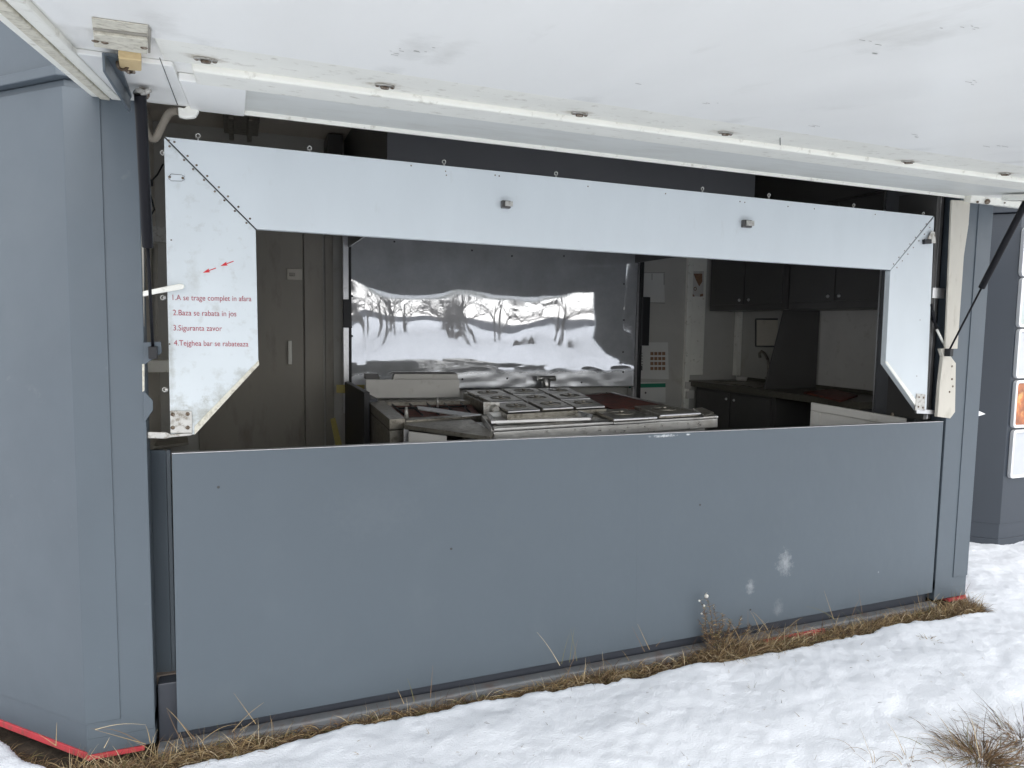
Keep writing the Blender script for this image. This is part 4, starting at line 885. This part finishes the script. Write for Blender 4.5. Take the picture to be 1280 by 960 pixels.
# menu boards
def board(y0, y1, m, label):
    x0a = Y(1275-((y0+y1)/2-284)*.055, (y0+y1)/2, ky).x; za, zb = Y(1270, y1, ky).z, Y(1270, y0, ky).z
    Tt = empty('menu_board', (x0a+.15, ky-.03, za), label, 'menu board', 'menu boards on the slate kiosk')
    wd = .30
    def rr_(x0, x1, z0, z1, r):
        o_ = []
        for cx, cz, a0 in ((x1-r, z1-r, 0), (x0+r, z1-r, 90), (x0+r, z0+r, 180), (x1-r, z0+r, 270)):
            for k in range(5): t = R(a0+k*22.5); o_.append((cx+r*math.cos(t), cz+r*math.sin(t)))
        return o_
    ou = rr_(x0a, x0a+wd, za, zb, .03); inn = rr_(x0a+.022, x0a+wd-.022, za+.022, zb-.022, .02)
    yb = ky-.035
    mb = part('frame', M['whiteplastic'], Tt, .003); V = mb.b.verts
    A = [V.new((x, yb, z)) for x, z in ou]; B = [V.new((x, yb, z)) for x, z in inn]; C_ = [V.new((x, ky-.007, z)) for x, z in ou]; Dd = [V.new((x, ky-.007, z)) for x, z in inn]; n_ = len(ou)
    for i in range(n_):
        j = (i+1) % n_
        mb.b.faces.new((A[i], A[j], B[j], B[i])); mb.b.faces.new((A[j], A[i], C_[i], C_[j])); mb.b.faces.new((B[i], B[j], Dd[j], Dd[i])); mb.b.faces.new((C_[j], C_[i], Dd[i], Dd[j]))
    mb.done()
    mb = part('print', m, Tt); mb.prism([(x, ky-.018, z) for x, z in inn], (0, .005, 0)); mb.done()
board(284, 345.5, M['windowprint'], 'topmost framed menu board on the slate kiosk')
board(347, 409, M['windowgreen'], 'second menu board from the top with a greenish sheet')
board(411, 472.5, M['windowprint'], 'third menu board from the top, directly above the orange food picture')
board(475, 534, M['foodprint'], 'menu board with an orange food picture')
board(536.5, 596, M['windowprint'], 'lowest framed menu board below the orange food picture')
mb = MB(); c1 = [Vector((4.9, .78, 0)), ]
pw = [Y(*c_, .62) for c_ in ((1220, 512), (1232, 517.5), (1220, 521))]
mb.prism(pw+[], (.0, .01, 0)); 
mb.build('corner_tag', M['whiteplastic'], T2, label='small white pointed tag between the kiosks')

# ================================================================== GRASS
def blade(b, base, dirv, L, w_, droop, mi, seg=4, flat=None):
    up_ = Vector(dirv).normalized(); side = up_.cross(Vector((0, 0, 1)))
    if side.length < .05: side = Vector((random.uniform(-1, 1), random.uniform(-1, 1), 0))
    side.normalize(); pos = Vector(base); prev = None; d = up_.copy()
    ang = random.uniform(0, math.pi); side = (side*math.cos(ang)+side.cross(d)*math.sin(ang)).normalized()
    for i in range(seg+1):
        t = i/seg; ww = w_*(1-t)**.6*.5+.0001
        cur = (b.verts.new(pos-side*ww), b.verts.new(pos+side*ww))
        if prev:
            f = b.faces.new((prev[0], prev[1], cur[1], cur[0])); f.material_index = mi
        prev = cur
        pos = pos+d*(L/seg); d = (d+Vector((0, 0, -droop))+Vector((random.uniform(-.1, .1), random.uniform(-.1, .1), 0))).normalized()
def finish_grass(b, name, parent=None, **t):
    mb = MB(); mb.b.free(); mb.b = b
    bmesh.ops.recalc_face_normals
    me = bpy.data.meshes.new(name)
    vs = [v.co for v in b.verts]; org = Vector(((min(v.x for v in vs)+max(v.x for v in vs))/2, (min(v.y for v in vs)+max(v.y for v in vs))/2, min(v.z for v in vs)))
    bmesh.ops.translate(b, verts=b.verts[:], vec=-org); b.to_mesh(me); b.free()
    for m_ in STRAW: me.materials.append(m_)
    o_ = bpy.data.objects.new(name, me); col.objects.link(o_); o_.location = org; tag(o_, **t); ORG[o_] = org; return o_
rg = random.Random(5); random.seed(5)
b = bmesh.new()
clumps = [(-.50, .07, 900), (-.30, .20, 1700), (-.1, .12, 600), (4.16, .06, 500), (4.0, .10, 600), (1.62, .06, 420), (2.33, .07, 500), (.05, .12, 250), (.50, .10, 300), (.72, .12, 420), (1.0, .10, 160), (1.30, .12, 330), (1.55, .14, 620), (1.72, .08, 200), (1.95, .12, 240), (2.25, .10, 1000), (2.48, .15, 1500), (2.68, .16, 600), (3.0, .14, 560), (3.3, .15, 620), (3.6, .14, 620), (3.85, .12, 650), (4.08, .10, 700)]
for cx, sp_, n_ in clumps:
    for k in range(n_):
        x = rg.gauss(cx, sp_); 
        x = min(4.21, max(-.6, x)); e = snow_edge(x); y = rg.uniform(e-.015, -.05); y = max(y, -.3)
        a = rg.uniform(0, 2*math.pi); tilt = rg.uniform(.1, .9)
        L = rg.uniform(.04, .12)*(1.3 if n_ > 550 else 1)*(1.45 if 2.2 < x < 2.75 and rg.random() < .35 else 1)
        blade(b, (x, y, -.10), (math.cos(a)*tilt*1.4, math.sin(a)*tilt*.55-.05, rg.uniform(.3, .9)), L, rg.uniform(.0018, .0042), rg.uniform(.2, .8), rg.choices(range(5), (30, 26, 26, 13, 5))[0])
# a thin mat of lying straw everywhere on the strip
for k in range(2200):
    x = rg.uniform(-.62, 4.24); e = snow_edge(x); y = rg.uniform(e-.01, -.03)
    a = rg.choice((0, math.pi))+rg.gauss(0, .6); blade(b, (x, y, -.095+rg.uniform(0, .02)), (math.cos(a), math.sin(a)*.5, rg.uniform(0, .9)), rg.uniform(.05, .15), rg.uniform(.0018, .0038), rg.uniform(.3, .9), rg.choices(range(5), (26, 32, 30, 5, 7))[0])
for k in range(2400):
    s = rg.uniform(0, 1.05); x = xl-s; y = s-.03-rg.uniform(.02, .12)
    a = rg.uniform(0, 2*math.pi); blade(b, (x, y, -.10), (math.cos(a), math.sin(a), rg.uniform(.1, 1)), rg.uniform(.03, .09), rg.uniform(.0015, .003), rg.uniform(.2, .6), rg.choices(range(5), (26, 32, 30, 5, 7))[0])
finish_grass(b, 'dry_grass', label='strip of dry brown grass along the foot of the kiosk', cat='grass', kind='stuff')
# long single stems in front of the panel
b = bmesh.new()
def stem(p0, p1, sag=.0, w_=.003, mi=0, y0=-.08, y1=-.06, seg=7):
    A = Y(*p0, y0); B = Y(*p1, y1); prev = None; d = (B-A); side = d.cross(Vector((0, 1, 0))).normalized()
    for i in range(seg+1):
        t = i/seg; pos = lerp(A, B, t)+Vector((0, 0, sag*math.sin(math.pi*t))); ww = w_*(1-t*.75)*.5
        cur = (b.verts.new(pos-side*ww), b.verts.new(pos+side*ww))
        if prev: b.faces.new((prev[0], prev[1], cur[1], cur[0])).material_index = mi
        prev = cur
for p0, p1, sg, mi in (((70, 932), (48, 917), 0, 3), ((70, 932), (71, 903), 0, 3), ((176, 928), (114, 911), .02, 3), ((182, 930), (118, 912), .0, 0), ((188, 929), (182, 907), .01, 3), ((119, 912), (182, 906), .012, 3), ((130, 935), (137, 922), 0, 3), ((245, 925), (214, 890), .0, 1), ((240, 924), (208, 885), .01, 0), ((230, 930), (209, 888), -.01, 1), ((290, 915), (330, 878), .01, 0), ((300, 913), (322, 898), .0, 0), ((320, 905), (292, 866), 0, 0), ((250, 928), (300, 905), .02, 3), ((505, 880), (497, 862), 0, 0), ((518, 878), (509, 848), .01, 4), ((538, 872), (541, 832), 0, 1), ((700, 832), (671, 790), .01, 3), ((702, 830), (712, 792), .015, 4), ((712, 828), (718, 784), .01, 4), ((721, 826), (713, 786), .008, 4), ((716, 826), (722, 800), 0, 1), ((806, 815), (790, 783), 0, 3), ((812, 812), (797, 780), .0, 3), ((820, 808), (830, 796), 0, 3), ((935, 795), (935, 762), 0, 3), ((950, 790), (938, 764), .01, 0), ((960, 788), (941, 765), .01, 3), ((1045, 775), (1008, 758), .014, 4), ((1042, 774), (1030, 738), .0, 0), ((1065, 770), (1075, 748), .01, 1), ((1078, 768), (1073, 736), .0, 1), ((1150, 758), (1146, 738), 0, 3), ((1160, 757), (1160, 738), .01, 3), ((1165, 756), (1175, 742), .01, 3), ((1205, 762), (1222, 752), .01, 1), ((985, 786), (1003, 772), .01, 0), ((915, 800), (903, 768), .01, 1), ((925, 800), (908, 772), .01, 0)):
    stem(p0, p1, sg, .0026, mi if mi != 3 else rg.choice((3, 0, 0, 1)))
finish_grass(b, 'grass_stems', label='long pale straw stems bending up in front of the panel', cat='grass', kind='stuff')
# the bushy weed against the panel
b = bmesh.new(); c0 = Y(893, 800, -.07); topw = Y(884, 742, -.05)
for (tx, ty, sx0_) in ((884, 743, 0), (874, 752, -.005), (893, 757, .01), (881, 766, 0), (903, 768, .03), (913, 775, .05), (872, 776, -.01), (898, 781, .02), (925, 772, .09), (938, 782, .12)):
    A = c0+Vector((sx0_*1.1, 0, -.03)); B = Y(tx, ty, -.065); n_ = 26; prev = None; bend = rg.uniform(-.012, .012)
    for i in range(n_+1):
        t = i/n_; p_ = lerp(A, B, t)+Vector((bend*math.sin(t*5), .01*math.sin(t*7), 0)); ww = .0022*(1-t*.6)
        cur = (b.verts.new(p_-Vector((ww, 0, 0))), b.verts.new(p_+Vector((ww, 0, 0))))
        if prev: b.faces.new((prev[0], prev[1], cur[1], cur[0])).material_index = 2
        prev = cur
        for j in range(rg.choice((2, 3, 4, 5))):
            a = rg.uniform(0, 6.28); blade(b, p_, (math.cos(a), math.sin(a)*.5, rg.uniform(-.1, 1.0)), rg.uniform(.008, .034)*(1.25-t*.5), rg.uniform(.0016, .0036), rg.uniform(.1, .5), rg.choices(range(5), (10, 30, 44, 4, 12))[0], 3)
for k in range(130):
    a = rg.uniform(0, 6.28); blade(b, (c0.x+rg.gauss(.10, .09), -.08, -.09), (math.cos(a)*.6, math.sin(a)*.3, 1), rg.uniform(.07, .17), rg.uniform(.002, .004), rg.uniform(.08, .3), rg.choice((0, 1, 1, 2, 2)), 5)
wd_ = finish_grass(b, 'dead_weed', label='bushy dead brown weed with pale seed head against the panel', cat='weed')
ORG[wd_] = ORG[wd_]
D = MB()
for c_, r_ in (((883, 745), .011), ((874, 751), .006), ((880, 757), .006), ((877, 767), .005)): D.dome(Y(*c_, -.06), (0, -1, .3), r_, 1., 8); D.dome(Y(*c_, -.06), (0, 1, -.3), r_, 1., 8)
D.build('seed_head', M['offwhite'], wd_)
# tufts in the snow
def tuft(px, py, n_, L0, L1, spread, label, w_=.003, low=0.0, lean=(0, 0), wt=(30, 36, 18, 12, 4)):
    c_ = Z(px, py, -.05); c_.z = snow_h(c_.x, c_.y)-.01; b = bmesh.new()
    for k in range(n_):
        a = rg.uniform(0, 6.28); r_ = abs(rg.gauss(0, spread)); blade(b, (c_.x+r_*math.cos(a), c_.y+r_*math.sin(a), c_.z), (math.cos(a)*rg.uniform(.2, 1.3)+lean[0], math.sin(a)*rg.uniform(.2, 1.3)+lean[1], rg.uniform(.15+low, 1.1)), rg.uniform(L0, L1), rg.uniform(.6, 1.3)*w_, rg.uniform(.08, .55), rg.choices(range(5), wt)[0], 6)
    return finish_grass(b, 'grass_tuft', label=label, cat='grass tuft', group='dry tufts in the snow')
tuft(1228, 952, 900, .03, .19, .085, 'largest reddish brown grass tuft in the bottom right corner', .0028, wt=(10, 48, 36, 3, 3))
tuft(1278, 925, 520, .04, .18, .075, 'brown grass tuft at the right edge above the corner tuft', .0028, wt=(10, 48, 36, 3, 3))
tuft(1160, 800, 90, .02, .055, .028, 'small matted straw tuft just in front of the right post', .003, -.1)
tuft(940, 860, 26, .02, .05, .012, 'small yellowish tuft in the middle of the snow', .0025)
tuft(797, 908, 16, .02, .05, .012, 'small dark tuft left of the yellowish one', .0025)
tuft(1132, 952, 26, .05, .16, .05, 'thin dark twiggy tuft at the bottom edge', .002, 0, (-.4, .1))
tuft(1090, 955, 14, .04, .14, .04, 'thin sparse twigs at the bottom left of the twiggy tuft', .0018, 0, (-.5, .2))
tuft(1217, 858, 9, .02, .04, .015, 'little dark sprig in the snow right of the wheel track', .003)
tuft(880, 862, 8, .01, .03, .01, 'tiny dark sprig just left of the yellowish tuft', .0022)
tuft(1010, 905, 9, .01, .03, .012, 'tiny pale sprig in the snow below the weed', .0025)
b = bmesh.new()
for k in range(260):
    px, py = rg.uniform(420, 1278), rg.uniform(800, 958); c_ = Z(px, py, -.05)
    if c_.y > snow_edge(c_.x)-.12: continue
    c_.z = snow_h(c_.x, c_.y)-.004; a = rg.uniform(0, 6.28)
    for j in range(rg.choice((1, 1, 2, 3))):
        blade(b, c_, (math.cos(a)+rg.uniform(-.6, .6), math.sin(a), rg.uniform(.15, .9)), rg.uniform(.008, .035), rg.uniform(.001, .0022), .2, rg.choice((0, 1, 2, 2)), 3)
finish_grass(b, 'stubble', label='scattered bits of straw poking through the snow', cat='stubble', kind='stuff')

# ================================================================== TREES BEHIND THE VIEWER (seen in the polished sheet)
def tree(x, y, h, seed):
    r_ = random.Random(seed); T = MB()
    def br(p, d, L, rad, dep):
        pts = [p]; rs = [rad]; n_ = 4
        for i in range(n_):
            d = (d+Vector((r_.uniform(-.16, .16), r_.uniform(-.16, .16), r_.uniform(-.02, .12)))).normalized(); p = p+d*(L/n_); pts.append(p); rs.append(rad*(1-.45*(i+1)/n_))
        T.tube(pts, rs, 5 if dep < 2 else 3)
        if dep >= 5: return
        for k in range(3 if dep < 3 else 3):
            t = r_.uniform(.35, 1); i = min(n_, int(t*n_)+0); q_ = pts[i]; a = r_.uniform(0, 6.28)
            nd = (d*r_.uniform(.5, 1)+Vector((math.cos(a), math.sin(a), r_.uniform(-.1, .5)))*.75).normalized(); br(q_, nd, L*r_.uniform(.55, .75), rs[i]*.62, dep+1)
    br(Vector((x, y, -.45)), Vector((0, 0, 1)), h*.36, h*.013, 0)
    T.build('bare_tree', M['bark'], label='bare winter tree standing across the snow behind the viewer', cat='tree', group='bare trees behind the viewer')
for i, (x, y, h) in enumerate(((2.5, -22, 8), (4, -26, 9), (5.6, -21, 7.5), (7.6, -27, 9), (9, -23, 8), (11, -28, 9), (13, -24, 8), (15.5, -29, 9), (18, -26, 9), (1, -28, 9), (21, -30, 10), (8.6, -34, 11), (12.5, -36, 11), (5, -35, 11), (16.5, -37, 11), (3.3, -31, 9), (6.8, -31, 10), (10, -33, 10), (14.2, -32, 10), (17, -32, 10), (7.2, -40, 12), (10.6, -42, 12), (14.6, -42, 12), (2.6, -40, 12), (19, -38, 11))): tree(x, y, h, 40+i)
mb = MB(); mb.prism([(-160, -90, -1), (160, -90, -1), (160, -110, -1), (-160, -110, -1)], (0, 0, 2.1))
mb.b.verts.ensure_lookup_table()
mb.build('far_wood', mat('hazy_far_wood', (.17, .175, .19), .9), label='dark low wood far off across the snow field', kind='structure')
